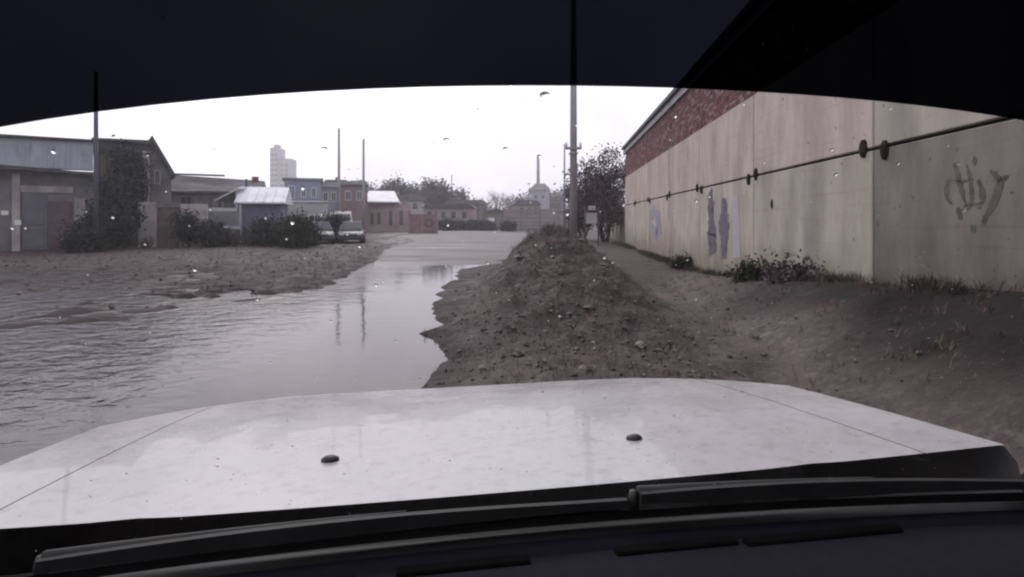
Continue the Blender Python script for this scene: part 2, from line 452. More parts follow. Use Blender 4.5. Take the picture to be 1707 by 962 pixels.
# dug-up subsoil of the berm is darker than the trodden track
heap = np.interp(gv[:, 1], RID_Y, RID_H, right=0.0)
dd_ = gv[:, 0] - np.interp(gv[:, 1], RID_Y, RID_X)
att2 = me.attributes.new("subsoil", "FLOAT", "POINT")
att2.data.foreach_set("value", np.maximum(np.clip(heap * 3, 0, 1) * np.exp(-(np.abs(dd_) / np.where(dd_ < 0, 3.2, 1.5)) ** 4), 1.0 * sstep(-2.5, -4.0, gv[:, 0]) * sstep(60, 40, gv[:, 1])).astype(np.float32))
nt = M["mud"].node_tree
at = nt.nodes.new("ShaderNodeAttribute"); at.attribute_name = "subsoil"
mm = nt.nodes.new("ShaderNodeMixRGB"); mm.blend_type = "MULTIPLY"; mm.inputs[2].default_value = (0.41, 0.405, 0.415, 1)
src = nt.nodes["Principled BSDF"].inputs["Base Color"].links[0].from_socket
nt.links.new(at.outputs["Fac"], mm.inputs[0]); nt.links.new(src, mm.inputs[1]); nt.links.new(mm.outputs[0], nt.nodes["Principled BSDF"].inputs["Base Color"])
me.materials.append(M["mud"])
ground = link(bpy.data.objects.new("ground", me))
tag(ground, "wet muddy ground with ruts and heaped earth", "ground", kind="structure")

def gz(x, y):
    return float(ground_h(np.array([x]), np.array([y]))[0])

# the flood on the street
def water_material():
    m = bpy.data.materials.new("flood_water")
    m.use_nodes = True
    nt = m.node_tree
    p = nt.nodes["Principled BSDF"]
    p.inputs["IOR"].default_value = 1.42
    p.inputs["Base Color"].default_value = (0.022, 0.019, 0.018, 1)
    tcn = nt.nodes.new("ShaderNodeTexCoord")
    def nz(sc, st, det=3.0, dist=0.0):
        mp = nt.nodes.new("ShaderNodeMapping")
        mp.inputs["Scale"].default_value = st
        nt.links.new(tcn.outputs["Object"], mp.inputs["Vector"])
        n = nt.nodes.new("ShaderNodeTexNoise")
        n.inputs["Scale"].default_value = sc
        n.inputs["Detail"].default_value = det
        n.inputs["Distortion"].default_value = dist
        nt.links.new(mp.outputs[0], n.inputs["Vector"])
        return n
    rip = nz(2.6, (1, 1.5, 1), 4.0, 0.6)
    fine = nz(11.0, (1, 1.4, 1), 2.0, 0.3)
    # wind and wheels ruffle the water except in the sheltered lane beside the berm
    sx = nt.nodes.new("ShaderNodeSeparateXYZ")
    nt.links.new(tcn.outputs["Object"], sx.inputs[0])
    wob = nz(0.7, (1, 1, 1), 2.0)
    wm = nt.nodes.new("ShaderNodeMath"); wm.operation = "MULTIPLY_ADD"
    wm.inputs[1].default_value = 1.6
    nt.links.new(wob.outputs["Fac"], wm.inputs[0])
    nt.links.new(sx.outputs["X"], wm.inputs[2])
    mr = nt.nodes.new("ShaderNodeMapRange")
    mr.interpolation_type = "SMOOTHSTEP"
    mr.inputs["From Min"].default_value, mr.inputs["From Max"].default_value = -5.2, -1.5
    mr.inputs["To Min"].default_value, mr.inputs["To Max"].default_value = 1.0, 0.04
    nt.links.new(wm.outputs[0], mr.inputs["Value"])
    ad = nt.nodes.new("ShaderNodeMath"); ad.operation = "MULTIPLY_ADD"
    ad.inputs[1].default_value = 0.18
    nt.links.new(fine.outputs["Fac"], ad.inputs[0])
    nt.links.new(rip.outputs["Fac"], ad.inputs[2])
    mu = nt.nodes.new("ShaderNodeMath"); mu.operation = "MULTIPLY"
    nt.links.new(ad.outputs[0], mu.inputs[0])
    nt.links.new(mr.outputs[0], mu.inputs[1])
    b = nt.nodes.new("ShaderNodeBump")
    b.inputs["Strength"].default_value = 1.0
    b.inputs["Distance"].default_value = 0.06
    nt.links.new(mu.outputs[0], b.inputs["Height"])
    nt.links.new(b.outputs[0], p.inputs["Normal"])
    rr = nt.nodes.new("ShaderNodeMapRange")
    rr.inputs["To Min"].default_value, rr.inputs["To Max"].default_value = 0.06, 0.16
    nt.links.new(mr.outputs[0], rr.inputs["Value"])
    nt.links.new(rr.outputs[0], p.inputs["Roughness"])
    return m
M["water"] = water_material()
wg = bmesh.new()
bmesh.ops.create_grid(wg, x_segments=20, y_segments=20, size=1.0)
for v in wg.verts: v.co = Vector((-13.4 + v.co.x * 15.0, 7.4 + v.co.y * 18.5, 0.0))
water = bm_obj("flood_water", wg, M["water"])
tag(water, "brown rippled flood water covering the street", "water", kind="structure")

# wet street beyond the flood
M["road"] = mat("road", (0.045, 0.038, 0.040), (0.16, 0.14, 0.145), 0.5, 0.42, 0.8, bump=0.02, bscale=5, stretch=(0.35, 1.2, 1), c3=(0.085, 0.07, 0.07), s3=0.9, spec=0.3)
rl = [(-4.6, 17.6), (-5.0, 19.6), (-8.5, 32), (-15, 55), (-24, 85), (-30, 118)]
rr_ = [(0.0, 17.6), (0.1, 19.6), (1.0, 32), (2.6, 55), (3.0, 85), (3.2, 118)]
rv, rf = [], []
for (a, b), (c, d) in zip(rl, rr_):
    for k in range(9):
        s = k / 8
        rv.append((a + (c - a) * s, b + (d - b) * s, (-0.14 if b < 18 else 0.035 if b < 20 else 0.085) + 0.03 * math.sin(math.pi * s)))
for i in range(5):
    for k in range(8):
        rf.append((i * 9 + k, i * 9 + k + 1, (i + 1) * 9 + k + 1, (i + 1) * 9 + k))
road = mesh_obj("road", rv, rf, M["road"], smooth=True)
tag(road, "wet worn street running on beyond the flood", "road", kind="structure")

# ------------------------------------------------------------------ haze
hz = bpy.data.materials.new("haze")
hz.use_nodes = True
hz.node_tree.nodes.clear()
hv = hz.node_tree.nodes.new("ShaderNodeVolumePrincipled")
hv.inputs["Color"].default_value = (0.97, 0.97, 1.0, 1)
hv.inputs["Density"].default_value = 0.0013
hv.inputs["Anisotropy"].default_value = 0.45
ho = hz.node_tree.nodes.new("ShaderNodeOutputMaterial")
hz.node_tree.links.new(hv.outputs[0], ho.inputs["Volume"])
haze = box("haze", (-480, -90, -2.2), (480, 470, 64), hz)
tag(haze, "thin grey drizzle haze over the whole street", "haze", kind="stuff")

# ------------------------------------------------------------------ long building on the right
def wall_pt(t, z, off=0.0):
    p = WN * (WD + off) + WW * t
    return (p.x, p.y, z)
def wall_at(px, py):
    d = Vector(((px - CX) / F, 1.0, (HY - py) / F))
    k = WD / (d.x * WN.x + d.y * WN.y)
    p = d * k
    return p.x * WW.x + p.y * WW.y, H + p.z
WROT = math.pi / 2 - WA           # local +x runs along the wall, local +y towards the road
hall = empty("industrial_building", (WN * WD).to_tuple(), WROT, "long building of stained concrete panels with a red brick upper storey", "building")
# in local coordinates: x = along, y = towards the road (0 at the face), z up
Z_MID, Z_TOP, Z_BRICK, Z_FASC, Z_ROOF = 2.51, 4.27, 5.72, 5.98, 6.14
PL = WD * 1.0575
T0 = WD * 1.811
edges = [T0 + PL * k for k in range(-4, 7)]
mats_low = ["concrete_grey", "concrete_grey", "concrete_green_vignette", "concrete_green_vignette", "concrete_grey", "concrete", "concrete", "concrete_pink", "concrete", "concrete"]  # panels in view darken towards the near end: painted lens fall-off
mats_up = ["concrete_grey", "concrete_grey", "concrete_green_vignette", "concrete_grey", "concrete_pink", "concrete_pink", "concrete_pink", "concrete_pink", "concrete_pink", "concrete_pink"]
rnd = random.Random(4)
box("wall_core", (edges[0], -8.0, -0.5), (edges[-1] - 0.02, -0.10, Z_TOP - 0.02), M["joint"], hall)
for i in range(len(edges) - 1):
    a, b = edges[i] + 0.02, edges[i + 1] - 0.02
    o = rnd.uniform(-0.006, 0.0)
    box("panel", (a, -0.099, -0.45), (b, o, Z_MID - 0.02), M[mats_low[i]], hall, 0.012)
    o = rnd.uniform(-0.006, 0.0)
    box("panel", (a, -0.099, Z_MID + 0.025), (b, o, Z_TOP), M[mats_up[i]], hall, 0.012)
# dark iron lugs where the panels are tied together
for k, e in enumerate(edges):
    if e < 2 or k == len(edges) - 1: continue
    for s, r, dz in ((-0.56 if k % 2 == 0 else 0.50, 0.10, -0.05), (0.42 if k % 2 == 0 else -0.36, 0.10, 0.03)):
        V, Fc = [], []
        for q, (yy, rr) in enumerate(((-0.02, r), (0.03, r * 0.95), (0.05, r * 0.55))):
            for j in range(10):
                an = 2 * math.pi * j / 10
                V.append((e + s * 0.5 + math.cos(an) * rr * 0.75, yy, Z_MID + dz + math.sin(an) * rr * 1.35))
        for q in range(2):
            for j in range(10):
                Fc.append((q * 10 + j, q * 10 + (j + 1) % 10, (q + 1) * 10 + (j + 1) % 10, (q + 1) * 10 + j))
        Fc.append(tuple(range(20, 30)))
        mesh_obj("lifting_lug", V, Fc, M["iron"], hall)
ht, hz_ = wall_at(1287, 340)
V = [(ht + math.cos(a * math.pi / 5) * 0.05, 0.012, hz_ + math.sin(a * math.pi / 5) * 0.09) for a in range(10)] + [(ht + math.cos(a * math.pi / 5) * 0.05, -0.01, hz_ + math.sin(a * math.pi / 5) * 0.09) for a in range(10)]
mesh_obj("drain_hole", V, [tuple(range(10))] + [(j, (j + 1) % 10, 10 + (j + 1) % 10, 10 + j) for j in range(10)], M["iron"], hall)
# brick storey: separate bricks, nearest ones as parts
box("brick_backing", (edges[0], -8.0, Z_TOP - 0.015), (edges[-1] - 0.03, -0.03, Z_BRICK), M["mortar"], hall)
BL, BH = 0.26, 0.09
bm = bmesh.new()
box_bm(bm, (-BL / 2 + 0.006, -0.05, -BH / 2 + 0.006), (BL / 2 - 0.006, 0.0, BH / 2 - 0.006))
brick_mes = []
for q, (c1, c2) in enumerate((((0.13, 0.036, 0.038), (0.20, 0.065, 0.066)), ((0.07, 0.026, 0.03), (0.125, 0.05, 0.054)), ((0.2, 0.12, 0.12), (0.28, 0.18, 0.175)))):
    mb = bpy.data.meshes.new("brick")
    bm.to_mesh(mb)
    mb.materials.append(mat("brick_%s" % ("red", "dark", "pale")[q], c1, c2, 6, 0.9, bump=0.003, bscale=50))
    brick_mes.append(mb)
bm.free()
rest = [[], [], []]
cnt = 0
cand = []
row = 0
z = Z_TOP + BH / 2 + 0.004
while z + BH / 2 < Z_BRICK:
    x = 6.5 + (BL / 2 if row % 2 else 0)
    while x < edges[-1] - 0.2:
        cand.append((x, z)); x += BL
    z += BH; row += 1
def proj_wall(t, z):
    p = wall_pt(t, z)
    return CX + F * p[0] / p[1], HY - F * (p[2] - H) / p[1]
def seen(c):
    u, v = proj_wall(*c)
    return v > 148
cand.sort(key=lambda c: (not seen(c), c[0]))
for c in cand:
    kind = rnd.choices((0, 1, 2), (5, 4, 2))[0]
    off = rnd.uniform(-0.012, 0.008)
    if seen(c) and cnt < 300:
        o = bpy.data.objects.new("brick", brick_mes[kind])
        link(o, hall); o.location = (c[0], off, c[1]); cnt += 1
    else:
        rest[kind].append((c[0], off, c[1]))
bv, bf, bmi = [], [], []
for k in range(3):
    for (x, y, z) in rest[k]:
        o = len(bv)
        for sx in (-1, 1):
            for sz in (-1, 1):
                for yy in (-0.05, 0.0):
                    bv.append((x + sx * (BL / 2 - 0.006), y + yy, z + sz * (BH / 2 - 0.006)))
        # index: sx*4 + sz*2 + y
        for f in ((1, 5, 7, 3), (0, 1, 3, 2), (4, 6, 7, 5), (2, 3, 7, 6), (0, 4, 5, 1)):
            bf.append(tuple(o + i for i in f)); bmi.append(k)
br = mesh_obj("brickwork", bv, bf, None, hall)
for k in range(3): br.data.materials.append(brick_mes[k].materials[0])
br.data.polygons.foreach_set("material_index", bmi)
br["kind"] = "stuff"
fas = box("fascia", (edges[0], -8.05, Z_BRICK + 0.002), (edges[-1] + 0.05, 0.10, Z_FASC), M["roof_grey"], hall, 0.01)
box("roof_edge", (edges[0], -8.2, Z_FASC + 0.002), (edges[-1] + 0.15, 0.22, Z_ROOF), M["roof_dark"], hall, 0.01)
# spray paint
def ribbon(paths, mname, off):
    parts = []
    for pts, wd in paths:
        P = [Vector((wall_at(a, b)[0], wall_at(a, b)[1])) for a, b in pts]
        V, Fc = [], []
        n = len(P)
        for i, p in enumerate(P):
            d = (P[min(i + 1, n - 1)] - P[max(i - 1, 0)]).normalized()
            nn = Vector((-d.y, d.x))
            w = wd if not isinstance(wd, (list, tuple)) else wd[i]
            for s in (-1, 1):
                q = p + nn * s * w * 0.5
                V.append((q.x, off, q.y))
        Fc = [(2 * i, 2 * i + 1, 2 * i + 3, 2 * i + 2) for i in range(n - 1)]
        parts.append((V, Fc))
    for V, Fc in parts: mesh_obj("graffiti_stroke", V, Fc, M[mname], hall)
def wavy(x0, y0, x1, y1, n, amp, rs):
    rr = random.Random(rs)
    return [(x0 + (x1 - x0) * i / n + rr.uniform(-amp, amp), y0 + (y1 - y0) * i / n) for i in range(n + 1)]
rp_ = random.Random(8)
ribbon([(wavy(1184, 318, 1188, 424, 27, 0.35, 1), [np.interp(q, [0, 6, 12, 16, 20, 27], [.4, .62, .5, .85, .85, .7]) * rp_.uniform(.75, 1.2) for q in range(28)]),
        (wavy(1207, 330, 1207, 431, 27, 0.35, 2), [np.interp(q, [0, 5, 12, 17, 20, 27], [.3, .5, .85, .7, .5, .4]) * rp_.uniform(.75, 1.2) for q in range(28)])], "paint_purple", 0.0035)
ribbon([(wavy(1225, 330, 1229, 430, 6, 1, 3), 0.5)], "paint_pale", 0.003)
ribbon([([(1092, 350), (1083, 362), (1083, 378), (1094, 391), (1102, 380), (1100, 364), (1092, 358)], 0.55), ([(1094, 372), (1097, 384)], 0.9)], "paint_violet", 0.003)
gp = []
for pts, w in (([(1582, 298), (1578, 312), (1579, 330), (1587, 341)], .06), ([(1591, 272), (1596, 290), (1603, 316), (1611, 344)], .07), ([(1611, 274), (1617, 294), (1620, 320), (1619, 338), (1612, 352)], .06),
               ([(1624, 260), (1625, 276)], .05), ([(1631, 300), (1637, 318), (1638, 336), (1630, 347)], .075), ([(1650, 284), (1660, 292), (1668, 303), (1661, 328), (1650, 350), (1638, 372)], .09),
               ([(1664, 302), (1682, 293)], .05), ([(1597, 346), (1602, 366)], .07), ([(1620, 374), (1624, 388)], .07), ([(1586, 300), (1604, 303), (1622, 299)], .03), ([(1606, 344), (1622, 340), (1640, 338)], .03)):
    n_ = len(pts)
    dense = []
    rg_ = random.Random(n_ * 7 + pts[0][0])
    for q in range((n_ - 1) * 5 + 1):
        a_, f_ = min(q // 5, n_ - 2), q / 5 - min(q // 5, n_ - 2)
        dense.append((pts[a_][0] + (pts[a_ + 1][0] - pts[a_][0]) * f_ + rg_.uniform(-.7, .7), pts[a_][1] + (pts[a_ + 1][1] - pts[a_][1]) * f_))
    gp.append((dense, [w * (0.35 + 0.65 * math.sin(math.pi * (q + .5) / len(dense))) * rg_.uniform(.7, 1.25) for q in range(len(dense))]))
ribbon(gp, "paint_dark", 0.003)

# pale concrete fence carrying on behind the building's end
lf = empty("concrete_fence", wall_pt(edges[-1] + 0.6, 0, 0.35), WROT, "low pale concrete fence beyond the end of the brick-topped building", "fence")
for k in range(5):
    box("fence_panel", (k * 2.5, -0.14, -0.2), (k * 2.5 + 2.38, 0, 2.5), M["concrete"], lf, 0.01)
    box("fence_post", (k * 2.5 + 2.382, -0.2, -0.2), (k * 2.5 + 2.498, 0.05, 2.6), M["concrete_grey"], lf, 0.01)

# ------------------------------------------------------------------ vegetation builders
def branches(seed, base, height, spread, levels=4, kids=5, r0=0.12, up=0.35, trunk_frac=0.3, stems=1):
    """recursive tapered limbs; returns trunk mesh data, twig mesh data, tip points"""
    rr = random.Random(seed)
    trunk, twigs, tips = [], [], []
    def grow(p, d, L, r, lv):
        n = 4 if lv < 2 else 3
        pts, rads = [p], [r]
        q, dd = Vector(p), Vector(d)
        for i in range(n):
            dd = (dd + Vector((rr.uniform(-1, 1), rr.uniform(-1, 1), rr.uniform(-0.5, 1) * 0.6)) * 0.22).normalized()
            q = q + dd * (L / n)
            pts.append(q.copy()); rads.append(r * (1 - 0.6 * (i + 1) / n))
        (trunk if lv < 1 else twigs).append(tube(pts, rads, 7 if lv < 1 else (4 if lv < 3 else 3), False))
        if lv >= levels:
            tips.append(q); return
        k = kids + rr.randint(-1, 1)
        for i in range(k):
            s = rr.uniform(0.35 if lv else trunk_frac, 1.0)
            j = min(int(s * n), n - 1)
            bp = pts[j].lerp(pts[j + 1], s * n - j)
            an = rr.uniform(0, 2 * math.pi)
            side = Vector((math.cos(an), math.sin(an), 0))
            nd = (dd * (1 - spread) + side * spread + Vector((0, 0, up))).normalized()
            grow(bp, nd, L * rr.uniform(0.45, 0.72), rads[j] * 0.55, lv + 1)
        if lv > 0: tips.append(q)
    for s in range(stems):
        an = rr.uniform(0, 6.28)
        off = Vector((math.cos(an), math.sin(an), 0)) * (0.25 * spread * (stems > 1) * height * 0.3 * rr.random())
        d0 = Vector((math.cos(an) * 0.35 * (stems > 1), math.sin(an) * 0.35 * (stems > 1), 1)).normalized()
        grow(Vector(base) + off, d0, height * (0.55 if stems == 1 else rr.uniform(.4, .6)), r0, 0)
    return trunk, twigs, tips

def leaf_quads(centres, n_each, rad, size, seed, flat=1.0):
    rr = np.random.default_rng(seed)
    C = np.repeat(np.array([tuple(c) for c in centres]), n_each, 0)
    N = len(C)
    C = C + rr.normal(size=(N, 3)) * rad * np.array([1, 1, flat])
    a = rr.normal(size=(N, 3)); a /= np.linalg.norm(a, axis=1, keepdims=True)
    b = np.cross(a, rr.normal(size=(N, 3))); b /= np.linalg.norm(b, axis=1, keepdims=True)
    s = size * rr.uniform(0.55, 1.3, (N, 1))
    V = np.stack([C - a * s, C + b * s * 0.5, C + a * s, C - b * s * 0.5], 1).reshape(-1, 3)
    Fc = np.arange(N * 4).reshape(N, 4)
    return V, Fc

def plant(name, loc, h, label, cat, seed, group=None, levels=3, kids=5, spread=0.55, r0=0.09, stems=1, up=0.3, tf=0.3,
          twig="twig", leaf=None, leaf_n=0, leaf_r=0.3, leaf_s=0.12, wscale=(1, 1), parts=("trunk", "crown")):
    o = empty(name, loc, 0, label, cat, group)
    trunk, twigs, tips = branches(seed, (0, 0, -0.15), h, spread, levels, kids, r0, up, tf, stems)
    zt = max(t.z for t in tips)
    k = (h / zt)
    def sc(V): return [(v[0] * k * wscale[0], v[1] * k * wscale[1], v[2] * k if v[2] > 0 else v[2]) for v in V]
    V, Fc = merge(trunk)
    mesh_obj(parts[0], sc(V), Fc, M["bark"], o, True)
    V, Fc = merge(twigs)
    mesh_obj("branches", sc(V), Fc, M[twig], o, False)
    if leaf:
        V, Fc = leaf_quads(sc(tips), leaf_n, leaf_r, leaf_s, seed)
        V[:, 2] = np.maximum(V[:, 2], 0.02)
        mesh_obj(parts[1], V, Fc, M[leaf], o)
    return o

# brushy bare tree at the end of the building
t = plant("bare_tree", (px_x(1010, 38.5), 38.5, 0), 6.7, "dense purplish bare tree at the far end of the concrete building", "tree", 11,
          levels=4, kids=6, spread=0.62, r0=0.16, stems=3, up=0.25, tf=0.1, leaf="leaf_brown", leaf_n=3, leaf_r=0.3, leaf_s=0.11, wscale=(0.85, 0.85))
t = plant("bare_tree", (px_x(972, 43), 43, 0), 4.4, "shorter bare brush tree just behind the tall street pole", "tree", 12,
          levels=4, kids=5, spread=0.6, r0=0.1, stems=3, up=0.25, tf=0.1, leaf="leaf_brown", leaf_n=4, leaf_r=0.22, leaf_s=0.1, wscale=(0.6, 0.7))

# ------------------------------------------------------------------ houses on the left
def window(parent, x0, x1, z0, z1, y, pane="window_dark", frame="white_paint", fw=0.06, bars=1):
    """a window standing in the face at local y (front is -y)"""
    bm = bmesh.new()
    for a, b in (((x0, z0), (x0 + fw, z1)), ((x1 - fw, z0), (x1, z1)), ((x0 + fw, z0), (x1 - fw, z0 + fw)), ((x0 + fw, z1 - fw), (x1 - fw, z1))):
        box_bm(bm, (a[0], y - 0.05, a[1]), (b[0], y + 0.02, b[1]))
    for k in range(bars):
        xm = x0 + (x1 - x0) * (k + 1) / (bars + 1)
        box_bm(bm, (xm - fw * 0.35, y - 0.045, z0 + fw), (xm + fw * 0.35, y + 0.02, z1 - fw))
    w = bm_obj("window", bm, M[frame], parent)
    box("pane", (x0 + fw * .5, y - 0.012, z0 + fw * .5), (x1 - fw * .5, y + 0.01, z1 - fw * .5), M[pane], w)
    return w

def facade(px0, Y, ang):
    """local x and z of pixels on an upright face through (px0, Y) turned by ang"""
    x0, c, sn = px_x(px0, Y), math.cos(ang), math.sin(ang)
    def along(p):
        k = (p - CX) / F
        return (k * Y - x0) / (c - k * sn)
    def up(q, p=px0):
        return px_z(q, Y + along(p) * sn)
    return x0, along, up

# grey shed with pale metal upper wall
Y1, A1 = 24.5, R(38)
X0, lx, up1 = facade(-90, Y1, A1)
gs = empty("garage_shed", (X0, Y1, 0), A1, "grey shed with pale blue metal upper wall, grey door and dark red door", "shed")
W1 = lx(156)
lz = lambda p: up1(p, 90)
box("wall", (0, 0, -0.2), (W1, 7, lz(284)), M["plaster_grey"], gs)
bm = bmesh.new()
k = 0
while k * 0.22 < W1 - 0.1:
    box_bm(bm, (k * 0.22, -0.09 + 0.025 * (k % 2), lz(281)), (k * 0.22 + 0.218, 0.6, lz(237) + 0.12 * (k * 0.22 / W1)))
    k += 1
bm_obj("metal_cladding", bm, M["metal_pale"], gs)
prism("roof", [(-0.2, lz(237) + 0.02), (W1 + 0.15, lz(233) + 0.03), (W1 + 0.15, lz(231) + 0.06), (-0.2, lz(234) + 0.06)], -0.3, 7.2, M["roof_dark"], gs)
prism("canopy", [(-0.1, lz(276)), (W1 + 0.1, lz(287)), (W1 + 0.1, lz(291)), (-0.1, lz(284))], -0.7, -0.095, M["roof_dark"], gs)
d1 = box("door", (lx(37), -0.06, 0.12), (lx(79), 0.02, lz(322)), M["door_grey"], gs, 0.01)
for a, b in ((0.25, 1.2), (1.35, 2.6)): box("door_panel", (lx(37) + 0.12, -0.085, a), (lx(79) - 0.12, -0.061, b), M["door_grey"], d1, 0.01)
d2 = box("door", (lx(81), -0.055, 0.12), (lx(119), 0.02, lz(335)), M["door_red"], gs, 0.01)
for a in range(4): box("door_panel", (lx(81) + 0.08, -0.075, 0.25 + a * 0.58), (lx(119) - 0.08, -0.056, 0.72 + a * 0.58), M["door_red"], d2, 0.01)
box("lintel", (lx(33), -0.09, lz(322) + 0.005), (lx(122), -0.002, lz(311)), M["plaster_pale"], gs, 0.01)
box("pilaster", (lx(124), -0.14, 0), (lx(143), -0.001, lz(330)), M["plaster_pale"], gs, 0.015)
box("pilaster", (lx(20), -0.14, 0), (lx(34), -0.001, lz(292)), M["plaster_pale"], gs, 0.015)
box("notice_plate", (lx(2), -0.04, lz(359)), (lx(14), -0.002, lz(352)), M["white_paint"], gs)
box("notice_plate", (lx(25), -0.17, lz(375)), (lx(36), -0.142, lz(367)), M["white_paint"], gs)

# dark house with lean-to gable
Y2, A2 = 30.0, R(38)
X0, lx, up2 = facade(158, Y2, A2)
dh = empty("dark_house", (X0, Y2, 0), A2, "dark overgrown house with a tan window and steep side roof", "house")
lz = lambda p: up2(p, 240)
box("wall", (0, 0, -0.2), (lx(252), 6, lz(240)), M["plaster_dark"], dh)
prism("side_wing", [(lx(252) + 0.004, -0.2), (lx(286), -0.2), (lx(286), lz(288)), (lx(252) + 0.004, lz(236))], 0.15, 6, M["plaster_grey"], dh)
prism("roof", [(-0.15, lz(240) + 0.004), (lx(252), lz(240) + 0.004), (lx(252), lz(234)), (-0.15, lz(237))], -0.3, 6.2, M["roof_dark"], dh)
prism("side_roof", [(lx(249), lz(231)), (lx(253), lz(225)), (lx(293), lz(291)), (lx(290), lz(296))], -0.25, 6.2, M["roof_dark"], dh)
box("corner_pier", (lx(236), -0.12, 0), (lx(250), -0.002, lz(252)), M["plaster_pale"], dh, 0.015)
w = window(dh, lx(164), lx(192), lz(314), lz(258), -0.01, pane="plaster_tan", frame="plaster_dark", fw=0.09)
window(dh, lx(204), lx(226), lz(300), lz(262), -0.01, frame="plaster_grey")
window(dh, lx(257), lx(268), lz(306), lz(282), 0.14, frame="plaster_pale", bars=0)

# long low house
Y3, A3 = 38.0, R(26)
X0, lx, up3 = facade(256, Y3, A3)
lh = empty("low_house", (X0, Y3, 0), A3, "long low house with a weathered grey roof behind the brown gate", "house")
lz = lambda p: up3(p, 345)
W3 = lx(438)
box("wall", (0, 0, -0.2), (W3, 6, lz(318)), M["plaster_grey"], lh)
rf_ = mesh_obj("roof", [(-0.3, -0.5, lz(320)), (W3 + 0.3, -0.5, lz(318)), (W3 + 0.2, 2.6, lz(295)), (-0.3, 2.6, lz(288)), (-0.3, 6.4, lz(320)), (W3 + 0.3, 6.4, lz(318)),
                        (-0.3, -0.5, lz(320) - .12), (W3 + 0.3, -0.5, lz(318) - .12), (-0.3, 6.4, lz(320) - .12), (W3 + 0.3, 6.4, lz(318) - .12)],
               [(0, 1, 2, 3), (3, 2, 5, 4), (6, 7, 1, 0), (4, 5, 9, 8), (0, 3, 4, 8, 6), (1, 7, 9, 5, 2), (6, 8, 9, 7)], M["roof_slate"], lh)
box("ridge_cap", (-0.3, 2.45, lz(289)), (W3 * 0.62, 2.75, lz(289) + 0.12), M["roof_dark"], rf_)
box("chimney", (lx(420), 2.3, lz(296)), (lx(432), 2.9, lz(288)), M["brick"], rf_)
for a in (300, 335, 372): window(lh, lx(a), lx(a + 20), lz(352), lz(328), -0.01, frame="plaster_grey")

# yard wall with brown gate
Y4, A4 = 29.3, R(20)
X0, lx, up4 = facade(230, Y4, A4)
yw = empty("yard_wall", (X0, Y4, 0), A4, "pale plastered yard wall with a brown metal gate", "wall")
lz = lambda p: up4(p, 290)
box("wall_section", (0, 0, -0.2), (lx(259), 0.3, lz(338)), M["plaster_pale"], yw, 0.02)
box("wall_section", (lx(301), 0, -0.2), (lx(345), 0.3, lz(340)), M["plaster_pale"], yw, 0.02)
g = empty("gate", (0, 0, 0)); g.parent = yw
for a, b in ((262, 280), (281, 299)):
    lf_ = box("gate_leaf", (lx(a), 0.05, 0.1), (lx(b), 0.11, lz(346)), M["gate_brown"], g)
    for q in range(3): box("gate_rail", (lx(a) + 0.02, 0.02, 0.3 + q * 0.75), (lx(b) - 0.02, 0.048, 0.38 + q * 0.75), M["gate_brown"], lf_)
box("lintel", (lx(259) + .004, 0, lz(346) + 0.02), (lx(301) - .004, 0.3, lz(339)), M["plaster_grey"], yw)

# white-roofed shed with blue walls
Y5 = 34.0
X0 = px_x(403, Y5)
ws = empty("blue_shed", (X0, Y5, 0), R(16), "blue walled shed with a bright white metal roof", "shed")
z0, z1 = px_z(337, Y5), px_z(309, Y5)
W5, D5 = 2.3, 3.2
box("wall", (0, 0, -0.2), (W5, D5, z0 - 0.12), M["wall_blue"], ws)
for k in range(7): box("wall_board", (0.02 + k * 0.302, -0.03, 0.1), (0.02 + k * 0.302 + 0.285, -0.002, z0 - 0.2), M["wall_blue"], ws)
mesh_obj("gable", [(-0.01, 0, z0 - .12), (-0.01, D5, z0 - .12), (-0.01, D5 / 2, z1 - .1), (W5, 0, z0 - .12), (W5, D5, z0 - .12), (W5, D5 / 2, z1 - .1)], [(0, 2, 1), (3, 4, 5), (0, 1, 4, 3)], M["plaster_dark"], ws)
rw = mesh_obj("roof", [(-0.35, -0.45, z0), (W5 + 0.3, -0.45, z0), (W5 + 0.3, D5 / 2, z1), (-0.35, D5 / 2, z1), (W5 + .3, D5 + .45, z0), (-.35, D5 + .45, z0),
                       (-0.35, -0.45, z0 - .1), (W5 + 0.3, -0.45, z0 - .1), (W5 + .3, D5 + .45, z0 - .1), (-.35, D5 + .45, z0 - .1)],
              [(0, 1, 2, 3), (3, 2, 4, 5), (6, 7, 1, 0), (5, 4, 8, 9), (0, 3, 5, 9, 6), (1, 7, 8, 4, 2), (6, 9, 8, 7)], M["roof_white"], ws)
for k in range(6):
    xx = -0.3 + k * 0.53
    sl = math.atan2(z1 - z0, D5 / 2 + .45)
    mesh_obj("roof_seam", [(xx, -0.45, z0 + .002), (xx + .05, -0.45, z0 + .002), (xx + .05, D5 / 2, z1 + .002), (xx, D5 / 2, z1 + .002), (xx, -0.45, z0 + .04), (xx + .05, -0.45, z0 + .04), (xx + .05, D5 / 2, z1 + .04), (xx, D5 / 2, z1 + .04)],
             [(4, 5, 6, 7), (0, 1, 5, 4), (1, 2, 6, 5), (3, 0, 4, 7)], M["roof_white"], rw)
box("corner_post", (-0.13, -0.16, -0.1), (0.0, -0.035, z0 - 0.11), M["white_paint"], ws)
